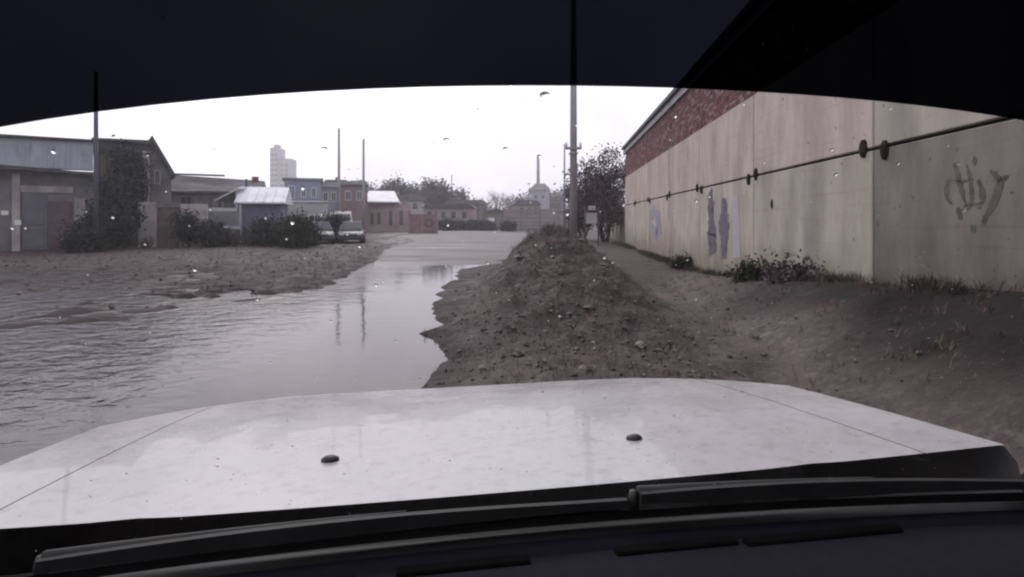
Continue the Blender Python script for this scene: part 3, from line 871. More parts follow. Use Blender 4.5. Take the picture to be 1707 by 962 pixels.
# lean-to with a white verge left of the blue shed
lean = empty("open_lean_to", (px_x(364, 34.6), 34.6, 0), 0, "dark open lean-to with a sloping white roof edge, joined to the blue shed", "shed")
wl = px_x(402, 34.6) - px_x(364, 34.6)
za, zb = px_z(334, 34.6), px_z(312, 34.6)
prism("roof", [(-0.1, za), (wl, zb), (wl, zb - .1), (-0.1, za - .1)], -0.3, 3, M["roof_white"], lean)
box("post", (0, 0, -0.1), (0.1, 0.1, za - .08), M["plaster_dark"], lean)
box("post", (wl - 0.35, 0, -0.1), (wl - 0.25, 0.1, zb - .2), M["white_paint"], lean)
box("back_wall", (0, 2.6, -0.1), (wl, 2.7, za - .12), M["plaster_dark"], lean)
tube_obj("stove_pipe", [(wl - 0.15, 1.0, zb - .2), (wl - 0.15, 1.0, zb + 0.6)], [0.07, 0.07], M["pole_dark"], lean)

# beige kiosk
Y6 = 39.0
X0 = px_x(476, Y6)
kb = empty("beige_kiosk", (X0, Y6, 0), R(18), "plain beige box kiosk below the lavender building", "kiosk")
W6 = px_x(541, Y6) - X0
box("body", (0, 0, -0.1), (W6, 2.4, px_z(337, Y6)), M["wall_beige"], kb, 0.03)
box("roof", (-0.1, -0.12, px_z(337, Y6) + 0.003), (W6 + 0.1, 2.5, px_z(337, Y6) + 0.1), M["roof_white"], kb, 0.01)
for k in range(4): box("side_rib", (0.08 + k * W6 / 4.1, -0.03, 0.1), (0.14 + k * W6 / 4.1, -0.002, px_z(339, Y6)), M["wall_beige"], kb)
window(kb, W6 * .55, W6 * .85, 1.1, 2.0, -0.005)

# lavender two-storey building
Y7 = 52.0
X0 = px_x(474, Y7)
lb = empty("lavender_building", (X0, Y7, 0), R(20), "lavender blue two-storey building standing over the kiosk", "building")
W7 = px_x(532, Y7) - X0
box("wall", (0, 0, -0.1), (W7, 7, px_z(299, Y7)), M["wall_lavender"], lb)
box("roof", (-0.2, -0.2, px_z(299, Y7) + 0.003), (W7 + 0.2, 7.2, px_z(296, Y7)), M["roof_grey"], lb)
for a, b, c, d in ((480, 490, 331, 309), (500, 508, 329, 312), (516, 524, 329, 312)):
    window(lb, px_x(a, Y7) - X0, px_x(b, Y7) - X0, px_z(c, Y7), px_z(d, Y7), -0.01, pane="wall_blue" if a == 480 else "window_dark")

# reddish house with several roofs
Y8 = 62.0
X0 = px_x(530, Y8)
rh = empty("red_house", (X0, Y8, 0), R(15), "faded red brick house with grey upper wall between the two thin poles", "house")
lx = lambda p: px_x(p, Y8) - X0
lz = lambda p: px_z(p, Y8)
box("wall", (0, 0, -0.1), (lx(566), 6, lz(312)), M["wall_far"], rh)
box("brick_wall", (lx(566) + .01, -0.6, -0.1), (lx(610), 6, lz(308)), M["plaster_red"], rh)
prism("roof", [(-0.2, lz(312) + .01), (lx(566), lz(312) + .01), (lx(560), lz(303)), (lx(536), lz(304))], -0.4, 6.3, M["roof_grey"], rh)
prism("upper_roof", [(lx(563), lz(308) + .01), (lx(612), lz(308) + .01), (lx(604), lz(299)), (lx(574), lz(303))], -1.0, 6.3, M["roof_grey"], rh)
for a, b, c in ((538, 336, 320), (551, 336, 320)): window(rh, lx(a), lx(a + 8), lz(b), lz(c), -0.01)
for a in (574, 592): window(rh, lx(a), lx(a + 9), lz(334), lz(318), -0.61)

# white van behind the shrubs
def van(name, loc, rz, label):
    v = empty(name, loc, rz, label, "van")
    W, L, Hh = 1.9, 4.6, 2.25
    prof = [(0.0, 0.35), (0.0, 0.95), (0.35, 1.15), (1.05, 2.05), (1.35, Hh), (L - 0.1, Hh), (L, 2.1), (L, 0.35)]
    n = len(prof)
    V = [(-W / 2 * (0.9 if z > 1.3 else 1), y, z) for y, z in prof] + [(W / 2 * (0.9 if z > 1.3 else 1), y, z) for y, z in prof]
    Fc = [tuple(range(n)), tuple(range(2 * n - 1, n - 1, -1))] + [((i + 1) % n, i, n + i, n + (i + 1) % n) for i in range(n)]
    mesh_obj("body", V, Fc, M["car_white"], v)
    mesh_obj("windscreen", [(-.78, .40, 1.2), (.78, .40, 1.2), (.74, 1.0, 1.98), (-.74, 1.0, 1.98)], [(0, 1, 2, 3)], M["window_dark"], v)
    for o in v.children:
        if o.name.startswith("windscreen"): o.location = (0, -0.012, 0.008)
    for s in (-1, 1):
        box("headlight", (s * 0.55 - 0.18, -0.02, 0.68), (s * 0.55 + 0.18, 0.05, 0.88), M["lamp_glass"], v, 0.02)
        for yy in (0.8, 3.7):
            Vt, Ft = tube([(s * 0.72, yy, 0.33), (s * 0.95, yy, 0.33)], [0.33, 0.33], 16)
            wh = mesh_obj("wheel", Vt, Ft, M["tyre"], v)
            Vt, Ft = tube([(s * 0.94, yy, 0.33), (s * 0.965, yy, 0.33)], [0.19, 0.17], 12)
            mesh_obj("rim", Vt, Ft, M["chrome"], wh)
    box("bumper", (-0.93, -0.08, 0.38), (0.93, 0.03, 0.6), M["plastic_black"], v, 0.03)
    return v
M["car_dark"] = mat("car_dark", (0.012, 0.013, 0.018), (0.03, 0.031, 0.038), 2.0, 0.3, coat=0.4, c3=(0.07, 0.065, 0.062), s3=3.0)
M["car_navy"] = mat("car_navy", (0.018, 0.022, 0.04), (0.035, 0.04, 0.065), 2.0, 0.32, coat=0.4, c3=(0.08, 0.075, 0.075), s3=3.0)
def saloon(loc, rz, label, mname):
    v = empty("parked_car", loc, rz, label, "car", "dark cars parked in the yard")
    def loft(name, secs, mt):
        """rings of (y, half width, z) pairs joined into one shell"""
        V, Fc = [], []
        for y, pts in secs:
            for x, z in pts: V.append((x, y, z))
            for x, z in reversed(pts): V.append((-x, y, z))
        n = len(secs[0][1]) * 2
        for i in range(len(secs) - 1):
            for k in range(n): Fc.append((i * n + k, i * n + (k + 1) % n, (i + 1) * n + (k + 1) % n, (i + 1) * n + k))
        Fc += [tuple(range(n - 1, -1, -1)), tuple(range((len(secs) - 1) * n, len(secs) * n))]
        return mesh_obj(name, V, Fc, mt, v)
    low = lambda w, z0, z1: [(w * .94, z0), (w, (z0 + z1) / 2), (w * .93, z1)]
    loft("body", [(0, low(.72, .30, .62)), (.12, low(.82, .26, .70)), (1.15, low(.86, .25, .88)), (3.4, low(.86, .25, .92)), (4.1, low(.82, .27, .86)), (4.2, low(.74, .32, .80))], M[mname])
    loft("cabin", [(1.0, [(.76, .88), (.76, .89)]), (1.75, [(.74, .9), (.60, 1.44)]), (2.9, [(.74, .9), (.60, 1.46)]), (3.75, [(.74, .9), (.70, .95)])], M[mname])
    mesh_obj("windscreen", [(-.66, 1.08, .955), (.66, 1.08, .955), (.56, 1.66, 1.385), (-.56, 1.66, 1.385)], [(0, 1, 2, 3)], M["window_dark"], v, loc=(0, -.02, .012))
    for s in (-1, 1):
        mesh_obj("side_window", [(s * .745, 1.55, .97), (s * .745, 3.2, .97), (s * .625, 2.9, 1.39), (s * .625, 1.85, 1.38)], [(0, 1, 2, 3)], M["window_dark"], v, loc=(s * .02, 0, 0))
        box("headlight", (s * .55 - .14, -.012, .56), (s * .55 + .14, .08, .69), M["lamp_glass"], v, .02)
        box("door_mirror", (s * .86 - .07, 1.35, .93), (s * .86 + .07, 1.43, 1.04), M[mname], v, .02)
        for yy in (.78, 3.35):
            Vt, Ft = tube([(s * .68, yy, .30), (s * .70, yy, .30), (s * .86, yy, .30), (s * .88, yy, .30)], [.27, .30, .30, .27], 18)
            wh = mesh_obj("wheel", Vt, Ft, M["tyre"], v)
            Vt, Ft = tube([(s * .875, yy, .30), (s * .89, yy, .30)], [.18, .16], 12)
            mesh_obj("rim", Vt, Ft, M["chrome"], wh)
    box("grille", (-.36, -.015, .50), (.36, .06, .60), M["plastic_black"], v, .015)
    box("bumper", (-.80, -.06, .28), (.80, .10, .44), M["plastic_black"], v, .04)
    return v
saloon((px_x(536, 33.5), 33.5, 0.05), R(24), "dark grey car parked nose-out in front of the beige kiosk's corner", "car_dark")
saloon((px_x(584, 34.5), 34.5, 0.05), R(14), "navy car parked nose-out next to the thin pole", "car_navy")
dv = van("parked_van", (px_x(370, 31.5), 31.5, 0.08), R(30), "dark navy van parked below the sloping white roof edge")
for o in dv.children:
    if o.name.startswith("body"): o.data.materials[0] = M["car_navy"]
van("parked_van", (px_x(568, 44), 44, 0.1), R(18), "white van parked behind the navy car by the thin pole")

# ------------------------------------------------------------------ shrubs and trees on the left
def shrub(px, Y, h, label, seed, wx=1.0, leaf="leaf_dark", n=4, ls=0.10, lr=0.24, stems=5, kids=5, name="shrub"):
    x = px_x(px, Y)
    return plant(name, (x, Y, gz(x, Y) - 0.05), h, label, "shrub", seed, "dark shrubs along the flooded yard", levels=3, kids=kids, spread=0.6, r0=0.04, stems=stems, up=0.25, tf=0.05,
                 leaf=leaf, leaf_n=n, leaf_r=lr, leaf_s=ls, wscale=(wx, 0.7), parts=("stem", "foliage"))
plant("dark_tree", (px_x(184, 27.6), 27.6, 0.05), 3.5, "dark leafy tree smothering the front of the dark house", "tree", 21, levels=4, kids=5, spread=0.6, r0=0.11, stems=2, up=0.3, tf=0.1,
      leaf="leaf_dark", leaf_n=5, leaf_r=0.30, leaf_s=0.12, wscale=(0.85, 0.7))
plant("creeper", (px_x(213, 30.4), 30.4, 0.05), 5.9, "dark creeper climbing the wall beside the pale corner pier", "creeper", 22, levels=3, kids=7, spread=0.35, r0=0.05, stems=3, up=0.7, tf=0.1,
      leaf="leaf_dark", leaf_n=5, leaf_r=0.24, leaf_s=0.10, wscale=(0.30, 0.2), parts=("stem", "foliage"))
shrub(432, 31.5, 1.1, "low dark shrub below the blue shed wall", 33, 1.5, "leaf_green")
shrub(466, 32.5, 1.2, "low green shrub at the corner of the blue shed", 34, 1.2, "leaf_green")
shrub(494, 29.0, 1.55, "dark green rounded shrub in front of the beige kiosk", 35, 0.8, "leaf_green", n=10)
shrub(316, 30.0, 1.9, "dark shrub beside the brown gate", 39, 0.35, "leaf_dark")
for i, (p, Y, h_, wx_, bare, lb_) in enumerate(((338, 33.0, 1.9, .7, 1, "bare twiggy bush at the pale wall's end by the lean-to"), (356, 30.2, 1.2, .9, 0, "short dark bush in front of the navy van"), (392, 30.3, 1.5, .6, 1, "bare twiggy bush at the navy van's side"), (410, 30.4, 1.5, .8, 1, "bare twiggy bush under the white corner post"), (450, 30.6, 1.4, .8, 0, "dark bush against the middle of the blue shed wall"), (478, 30.5, 1.7, .6, 1, "bare twiggy bush between the blue shed and the kiosk"),
        (508, 31.5, 1.3, .7, 0, "small dark bush beside the rounded green shrub"), (560, 36.5, 1.9, .8, 0, "dark bush behind the gap between the two parked cars"), (603, 36.5, 1.3, .6, 1, "bare twiggy bush right at the foot of the thin pole"), (246, 28.0, 0.9, 1.0, 1, "low bare bush at the foot of the pale yard wall"), (146, 24.9, 0.9, 0.7, 0, "low dark bush at the shed's corner pilaster"))):
    if bare:
        x_ = px_x(p, Y)
        plant("bare_bush", (x_, Y, gz(x_, Y) - .05), h_, lb_, "bush", 200 + i, "dark shrubs along the flooded yard", levels=3, kids=6, spread=0.55, r0=0.03, stems=6, up=0.35, tf=0.05, wscale=(wx_, .7), parts=("stem", "foliage"))
    else: shrub(p, Y, h_, lb_, 200 + i, wx_, n=6)
shrub(150, 26.3, 1.5, "low dark shrub below the pole by the shed", 40, 1.1)

for i, (tt, ll, h_, lb_) in enumerate(((11.0, 3.85, 0.42, "larger olive weed clump at the wall foot below the drain hole"), (9.0, 3.8, 0.34, "smaller dark weed clump at the wall foot right of the olive one"), (17.5, 3.9, 0.5, "weed clump at the wall foot below the faint violet paint"))):
    x_, y_ = ll * WN.x + tt * WW.x, ll * WN.y + tt * WW.y
    plant("weed_clump", (x_, y_, gz(x_, y_) - .04), h_, lb_, "weeds", 300 + i, "weed clumps along the wall", levels=2, kids=6, spread=.6, r0=.012, stems=9, up=.3, tf=.05, leaf="leaf_green" if i != 1 else "leaf_brown", leaf_n=5, leaf_r=.09, leaf_s=.045, parts=("stem", "foliage"))

# ------------------------------------------------------------------ middle distance
Yh = 70.0
X0 = px_x(606, Yh)
ph = empty("pink_house", (X0, Yh, 0), R(10), "small pink house with two narrow dark windows and a pale roof", "house")
lx = lambda p: px_x(p, Yh) - X0
lz = lambda p: px_z(p, Yh)
box("wall", (0, 0, -0.1), (lx(684), 7, lz(340)), M["plaster_pink"], ph)
mesh_obj("roof", [(-0.3, -0.7, lz(336)), (lx(664), -0.7, lz(336)), (lx(655), 3, lz(316)), (lx(612), 3, lz(316)), (lx(664), 7, lz(336)), (-.3, 7, lz(336)), (-0.3, -0.7, lz(338)), (lx(664), -0.7, lz(338)), (lx(664), 7, lz(338)), (-.3, 7, lz(338))],
         [(0, 1, 2, 3), (1, 4, 2), (2, 4, 5, 3), (5, 0, 3), (6, 7, 1, 0), (7, 8, 4, 1), (9, 6, 0, 5), (8, 9, 5, 4)], M["roof_white"], ph)
box("eave", (-0.35, -0.75, lz(340)), (lx(664), -0.3, lz(338) - 0.002), M["roof_dark"], ph)
for a in (647, 664): window(ph, lx(a), lx(a + 7), lz(376), lz(350), -0.02, frame="plaster_pink", bars=0)
for a in (617, 628): window(ph, lx(a), lx(a + 6), lz(374), lz(354), -0.02, frame="plaster_red", bars=0)

Yg = 62.0
X0 = px_x(680, Yg)
rg = empty("red_gate", (X0, Yg, 0), 0, "dull red two-leaf yard gate with a round ornament", "gate")
lx = lambda p: px_x(p, Yg) - X0
lz = lambda p: px_z(p, Yg)
box("gate_post", (0, 0, -0.1), (0.3, 0.3, lz(352)), M["plaster_red"], rg)
box("gate_post", (lx(725), 0, -0.1), (lx(725) + 0.3, 0.3, lz(352)), M["plaster_red"], rg)
for a, b in ((0.32, lx(703) - .02), (lx(703) + .02, lx(725) - .02)):
    lf_ = box("gate_leaf", (a, 0.1, 0.1), (b, 0.16, lz(357)), M["gate_red"], rg)
    for q in range(3): box("gate_rail", (a + .02, 0.06, 0.3 + q * 0.8), (b - .02, 0.098, 0.4 + q * 0.8), M["gate_red"], lf_)
Vt, Ft = [], []
for i in range(14):
    a = 2 * math.pi * i / 14
    for r_, yy in ((0.32, 0.03), (0.48, 0.03)):
        Vt.append((lx(715) + math.cos(a) * r_, yy, lz(372) + math.sin(a) * r_))
Ft = [(2 * i, 2 * i + 1, (2 * i + 3) % 28, (2 * i + 2) % 28) for i in range(14)]
mesh_obj("round_ornament", Vt, Ft, M["plaster_dark"], rg)

Yp = 86.0
X0 = px_x(706, Yp)
pw = empty("pink_low_house", (X0, Yp, 0), 0, "low pink house with a dark roof beyond the red gate", "house")
lx = lambda p: px_x(p, Yp) - X0
lz = lambda p: px_z(p, Yp)
box("wall", (0, 0, -0.1), (lx(790), 6, lz(347)), M["plaster_pink"], pw)
prism("roof", [(-0.3, lz(347) + .01), (lx(792), lz(347) + .01), (lx(782), lz(339)), (lx(716), lz(341))], -0.5, 6.2, M["roof_dark"], pw)
for a in (712, 735, 752, 770): window(pw, lx(a), lx(a + 8), lz(364), lz(353), -0.02, frame="plaster_red", bars=0)

for (p0, p1, Y, zt, ze, wm_n, lb_) in ((636, 704, 98, 324, 334, "plaster_pale", "pale house with a grey roof glimpsed behind the red gate"), (540, 580, 76, 300, 310, "wall_far", "grey house whose roof shows between lavender and red houses"),
                                       (742, 812, 112, 333, 341, "plaster_grey", "grey house behind the dark end of the pink roof"), (858, 900, 100, 334, 342, "plaster_pale", "pale low house peeping over the board fence")):
    hh = empty("background_house", (px_x(p0, Y), Y, 0), R(6), lb_, "house", "houses glimpsed in the background")
    w_ = px_x(p1, Y) - px_x(p0, Y)
    box("wall", (0, 0, -.1), (w_, 6, px_z(ze, Y)), M[wm_n], hh)
    prism("roof", [(-.4, px_z(ze, Y) + .01), (w_ + .4, px_z(ze, Y) + .01), (w_ * .9, px_z(zt, Y)), (w_ * .1, px_z(zt, Y))], -.5, 6.4, M["roof_slate"], hh)
    for q in (.2, .5, .75): window(hh, w_ * q, w_ * q + .8, px_z(ze, Y) - 1.6, px_z(ze, Y) - .5, -.02, frame="plaster_grey", bars=0)
    box("chimney", (w_ * .3, 2.5, px_z(ze, Y)), (w_ * .3 + .6, 3.1, px_z(zt, Y) + .6), M["plaster_red"], hh)

# brown board fence
Yf = 76.0
X0 = px_x(838, Yf)
bf_ = empty("board_fence", (X0, Yf, 0), 0, "brown fence of long horizontal boards at the end of the street", "fence")
Wf = px_x(962, Yf) - X0
for r_ in range(6):
    for c in range(4):
        a, b = Wf * c / 4, Wf * (c + 1) / 4
        zb_ = 0.12 + r_ * 0.52
        box("board", (a + .03, -0.02 + 0.015 * ((r_ + c) % 2), zb_), (b - .03, 0.05, zb_ + 0.47), M["wood_fence"], bf_)
for c in range(5): box("fence_post", (Wf * c / 4 - 0.08, 0.052, -0.1), (Wf * c / 4 + 0.08, 0.2, 3.4), M["plaster_dark"], bf_)
# tan yard shed
ts = empty("tan_shed", (px_x(808, 84), 84, 0), 0, "small tan shed in front of the pale bare trees", "shed")
w_ = px_x(848, 84) - px_x(808, 84)
box("wall", (0, 0, -0.1), (w_, 3, px_z(354, 84)), M["plaster_tan"], ts)
prism("roof", [(-.2, px_z(354, 84) + .01), (w_ + .2, px_z(354, 84) + .01), (w_ * .5, px_z(347, 84))], -.3, 3.2, M["roof_dark"], ts)
box("door", (0.5, -0.05, 0), (1.5, -0.002, 2.0), M["white_paint"], ts)

# far grey house with tall chimney
Yc = 190.0
X0 = px_x(884, Yc)
fh = empty("far_house", (X0, Yc, 0), 0, "hazy grey building with a tall thin chimney", "building")
lx = lambda p: px_x(p, Yc) - X0
lz = lambda p: px_z(p, Yc)
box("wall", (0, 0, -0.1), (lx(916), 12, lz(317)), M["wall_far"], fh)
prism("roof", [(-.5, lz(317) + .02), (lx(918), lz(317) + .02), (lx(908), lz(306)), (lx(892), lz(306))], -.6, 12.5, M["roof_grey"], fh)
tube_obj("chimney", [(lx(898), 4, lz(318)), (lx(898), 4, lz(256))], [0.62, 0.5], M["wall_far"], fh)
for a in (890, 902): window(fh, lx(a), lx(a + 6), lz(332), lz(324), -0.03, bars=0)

# far high-rise
Yt = 380.0
X0 = px_x(450, Yt)
tw = empty("high_rise", (X0, Yt, 0), 0, "pale grey stepped high-rise far off in the haze", "tower")
lx = lambda p: px_x(p, Yt) - X0
lz = lambda p: px_z(p, Yt)
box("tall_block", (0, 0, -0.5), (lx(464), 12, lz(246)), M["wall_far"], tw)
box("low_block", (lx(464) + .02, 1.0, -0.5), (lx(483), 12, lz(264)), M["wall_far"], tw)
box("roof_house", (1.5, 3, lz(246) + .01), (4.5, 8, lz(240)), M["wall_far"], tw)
wm_ = box("window", (-.9, -0.08, 0), (.9, -0.01, 1.6), M["window_dark"], tw)
first = True
for r_ in range(13):
    for c, (xx, yy, zt) in enumerate(((1.6, 0, lz(248)), (4.3, 0, lz(248)), (8.0, 1.0, lz(267)), (11.2, 1.0, lz(267)))):
        zz = 4 + r_ * 3.6
        if zz > zt - 2: continue
        o = wm_ if first else wm_.copy()
        if not first: link(o, tw)
        first = False
        o.location = (xx, yy, zz)

# ------------------------------------------------------------------ far trees
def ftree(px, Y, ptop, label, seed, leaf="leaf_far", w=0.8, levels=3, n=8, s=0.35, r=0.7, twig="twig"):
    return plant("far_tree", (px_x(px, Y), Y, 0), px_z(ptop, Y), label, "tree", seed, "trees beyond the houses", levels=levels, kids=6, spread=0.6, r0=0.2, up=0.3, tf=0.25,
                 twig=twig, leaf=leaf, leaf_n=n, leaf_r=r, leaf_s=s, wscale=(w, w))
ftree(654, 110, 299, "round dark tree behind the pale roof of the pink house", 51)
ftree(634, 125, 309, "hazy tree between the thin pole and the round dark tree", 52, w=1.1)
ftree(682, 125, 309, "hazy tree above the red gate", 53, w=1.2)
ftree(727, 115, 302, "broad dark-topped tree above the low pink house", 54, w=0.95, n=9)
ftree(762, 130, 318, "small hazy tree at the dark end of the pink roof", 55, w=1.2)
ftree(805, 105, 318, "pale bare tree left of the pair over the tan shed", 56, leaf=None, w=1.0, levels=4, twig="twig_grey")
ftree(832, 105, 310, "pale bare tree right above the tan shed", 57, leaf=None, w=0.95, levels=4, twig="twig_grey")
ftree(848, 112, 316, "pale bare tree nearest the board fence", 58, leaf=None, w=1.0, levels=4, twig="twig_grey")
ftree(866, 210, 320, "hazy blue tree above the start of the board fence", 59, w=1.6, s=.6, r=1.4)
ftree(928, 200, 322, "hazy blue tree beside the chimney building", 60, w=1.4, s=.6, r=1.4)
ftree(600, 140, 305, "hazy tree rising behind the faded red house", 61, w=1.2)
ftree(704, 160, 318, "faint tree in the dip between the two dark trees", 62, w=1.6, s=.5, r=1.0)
# low hedge masses at the far end of the street
for i, (p, Y, h_, lb_) in enumerate(((742, 78, 1.5, "low dark bush at the foot of the pink low house"), (765, 80, 1.4, "low dark bush below the dark end of the pink roof"), (790, 79, 1.5, "low dark bush at the corner of the tan shed"), (815, 78, 1.2, "low dark bush below the tan shed's door"), (846, 74, 1.3, "low dark bush at the start of the board fence"))):
    x = px_x(p, Y)
    plant("far_bush", (x, Y, 0), h_, lb_, "bush", 70 + i, "low bushes at the end of the street", levels=2, kids=6, spread=0.6, r0=0.05, stems=5, up=.2, tf=.05, leaf="leaf_dark", leaf_n=14, leaf_r=.25, leaf_s=.16, wscale=(1.5, .8), parts=("stem", "foliage"))
# distant wood on the horizon
rr = np.random.default_rng(9)
cs = []
for k in range(420):
    a = rr.uniform(-300, 260); y = rr.uniform(300, 420)
    hh = 9 + 5 * noise.noise(Vector((a * 0.02, 3.0, 0))) + rr.uniform(-2, 2)
    for q in range(5): cs.append((a + rr.uniform(-3, 3), y, hh * rr.uniform(0.1, 1)))
V, Fc = leaf_quads(cs, 9, 1.6, 1.5, 5)
o = mesh_obj("distant_woods", V, Fc, M["leaf_far"])
tag(o, "hazy line of distant woods along the horizon", "woods", kind="stuff")

# ------------------------------------------------------------------ poles
def pole(name, px, Y, ptop, r0, r1, mname, label, arms=True, group="street poles"):
    x = px_x(px, Y)
    h = px_z(ptop, Y)
    o = empty(name, (x, Y, 0), 0, label, "pole", group)
    tube_obj("shaft", [(0, 0, -0.2), (0, 0, h * 0.5), (0, 0, h)], [r0, (r0 + r1) / 2, r1], M[mname], o, 12)
    return o, h
o, h = pole("street_pole", 956, 21.5, -60, 0.165, 0.10, "pole_concrete", "tall thick concrete street pole beside the earth berm")
zc = px_z(248, 21.5)
box("crossarm", (-0.34, -0.2, zc - 0.05), (0.30, -0.12, zc + 0.05), M["pole_concrete"], o, 0.01)
box("clamp_band", (-0.17, -0.19, zc - 0.22), (0.17, 0.17, zc - 0.16), M["metal_pale"], o, 0.01)
for s in (-0.3, 0.26):
    tube_obj("insulator", [(s, -0.16, zc + 0.051), (s, -0.16, zc + 0.12), (s, -0.16, zc + 0.24)], [0.035, 0.055, 0.03], M["white_paint"], o, 8)
o, h = pole("street_pole", 160, 25.6, 120, 0.11, 0.08, "pole_dark", "dark pole between the grey shed and the dark house")
o, h = pole("street_pole", 565, 58, 214, 0.16, 0.12, "pole_concrete", "thin grey pole rising behind the faded red house")
o, h = pole("street_pole", 606, 40, 232, 0.11, 0.075, "pole_concrete", "thin grey pole standing at the street edge by the shrubs")
o, h = pole("street_pole", 941, 45, 240, 0.10, 0.07, "metal_pale", "slim pale pole close beside the thick street pole")
o, h = pole("street_pole", 753, 118, 292, 0.14, 0.1, "pole_concrete", "short far pole above the low pink house")

# white board on posts by the brush
Yb = 32.5
xb = px_x(986, Yb)
sb = empty("notice_board", (xb, Yb, gz(xb, Yb)), 0, "small blank pale board on dark posts below the bare tree", "sign")
zb0 = gz(xb, Yb)
box("board", (-0.33, -0.03, px_z(373, Yb) - zb0), (0.33, 0.0, px_z(355, Yb) - zb0), M["wall_beige"], sb, 0.005)
box("small_board", (-0.2, -0.03, px_z(350, Yb) - zb0), (0.25, 0.0, px_z(343, Yb) - zb0), M["wall_beige"], sb, 0.005)
for s in (-0.38, 0.42): tube_obj("post", [(s, 0.04, -0.1), (s, 0.04, px_z(345, Yb) - zb0)], [0.05, 0.05], M["pole_dark"], sb, 8)
box("rail", (-0.42, 0.002, px_z(352, Yb) - zb0), (0.46, 0.03, px_z(351, Yb) - zb0 + 0.03), M["pole_dark"], sb)

# ------------------------------------------------------------------ grass, weeds and stones
def scatter(n, fx, seed):
    rr = np.random.default_rng(seed)
    P = fx(rr, n)
    Z = ground_h(P[:, 0], P[:, 1])
    return np.column_stack([P, Z]), rr

def tufts(name, n, fx, seed, mname, label, hgt=(0.12, 0.3), blades=6, w=0.006, lean=0.6, cat="grass"):
    P, rr = scatter(n, fx, seed)
    P = P[P[:, 2] > 0.0]
    N = len(P)
    hs = rr.uniform(*hgt, N)
    V, Fc = [], []
    B = np.repeat(P, blades, 0); hb = np.repeat(hs, blades)
    K = len(B)
    a = rr.uniform(0, 2 * np.pi, K)
    B = B + np.column_stack([rr.normal(size=K) * 0.03, rr.normal(size=K) * 0.03, np.full(K, -0.01)])
    ln = rr.uniform(0.1, lean, K) * hb
    top = B + np.column_stack([np.cos(a) * ln, np.sin(a) * ln, hb * rr.uniform(0.5, 1.0, K)])
    mid = B * 0.5 + top * 0.5 + np.column_stack([np.zeros(K), np.zeros(K), hb * 0.12])
    s = np.column_stack([np.cos(a + 1.57), np.sin(a + 1.57), np.zeros(K)]) * w
    V = np.stack([B - s, B + s, mid + s * .8, mid - s * .8, top], 1).reshape(-1, 3)
    i = np.arange(K) * 5
    Fq = [tuple(q) for q in np.stack([i, i + 1, i + 2, i + 3], 1)] + [tuple(q) for q in np.stack([i + 3, i + 2, i + 4], 1)]
    o = mesh_obj(name, V, Fq, M[mname])
    return tag(o, label, cat, kind="stuff")

def on_berm(rr, n):
    y = rr.uniform(4.2, 21.5, n) ** 1.0
    x = np.interp(y, RID_Y, RID_X) + rr.normal(size=n) * 0.85
    return np.column_stack([x, y])
def on_left(rr, n):
    y = rr.uniform(9.5, 31, n); x = rr.uniform(-0.95, -0.24, n) * y
    return np.column_stack([x, y])
def along_wall(rr, n):
    cl = np.concatenate([[6.2, 8.4, 9.3, 10.9, 11.3, 13.0], rr.uniform(13, 34, 16)])
    t = cl[rr.integers(0, len(cl), n)] + rr.normal(size=n) * 0.45; l = WD - np.abs(rr.normal(size=n)) * 0.22 - 0.03
    return np.column_stack([l * WN.x + t * WW.x, l * WN.y + t * WW.y])
def on_bank(rr, n):
    t = rr.uniform(4, 14, n); l = rr.uniform(2.2, 4.1, n)
    return np.column_stack([l * WN.x + t * WW.x, l * WN.y + t * WW.y])
def crest(rr, n):
    y = rr.uniform(14, 21, n)
    x = np.interp(y, RID_Y, RID_X) + rr.normal(size=n) * 0.5
    return np.column_stack([x, y])
tufts("dry_grass", 3600, on_berm, 1, "grass_dry", "dry brown grass growing over the earth berm", (0.03, 0.11), 9, 0.0022, 1.4)
tufts("dry_weeds", 420, crest, 2, "twig", "dark dead weeds on the crest of the berm", (0.12, 0.34), 10, 0.004, 0.9)
tufts("bank_grass", 1500, on_left, 3, "grass_dry", "thin dead grass on the muddy flat before the houses", (0.04, 0.14), 8, 0.004, 1.4)
tufts("wall_weeds", 1500, along_wall, 4, "grass_green", "olive weeds growing along the foot of the concrete wall", (0.05, 0.24), 11, 0.0032, 1.3)
tufts("slope_grass", 260, on_bank, 5, "grass_dry", "dead grass on the earth heaped against the wall", (0.04, 0.14), 9, 0.0028, 1.4)

def stones(name, n, fx, seed, label, smin, smax):
    P, rr = scatter(n, fx, seed)
    P = P[P[:, 2] > -0.02]
    base = np.array([(1, 0, 0), (-1, 0, 0), (0, 1, 0), (0, -1, 0), (0, 0, 1), (0, 0, -1), (.65, .65, .3), (-.65, .6, .35), (.6, -.65, .35), (-.6, -.65, .3)], float)
    fc = [(0, 6, 4), (6, 2, 4), (2, 7, 4), (7, 1, 4), (1, 9, 4), (9, 3, 4), (3, 8, 4), (8, 0, 4), (0, 5, 6), (6, 5, 2), (2, 5, 7), (7, 5, 1), (1, 5, 9), (9, 5, 3), (3, 5, 8), (8, 5, 0)]
    V, Fc = [], []
    for k, p in enumerate(P):
        s = smin + (smax - smin) * rr.random() ** 4
        b = base * rr.uniform(0.6, 1.1, (10, 1)) * np.array([1, rr.uniform(.6, 1), rr.uniform(.4, .8)]) * s
        a = rr.uniform(0, 6.28)
        Rm = np.array([[math.cos(a), -math.sin(a), 0], [math.sin(a), math.cos(a), 0], [0, 0, 1]])
        V.append(b @ Rm.T + p + np.array([0, 0, s * 0.15]))
        Fc += [tuple(k * 10 + i for i in f) for f in fc]
    o = mesh_obj(name, np.concatenate(V), Fc, M["stone"])
    return tag(o, label, "gravel", kind="stuff")
stones("gravel", 11000, on_berm, 6, "stones and clods strewn over the earth berm", 0.006, 0.042)
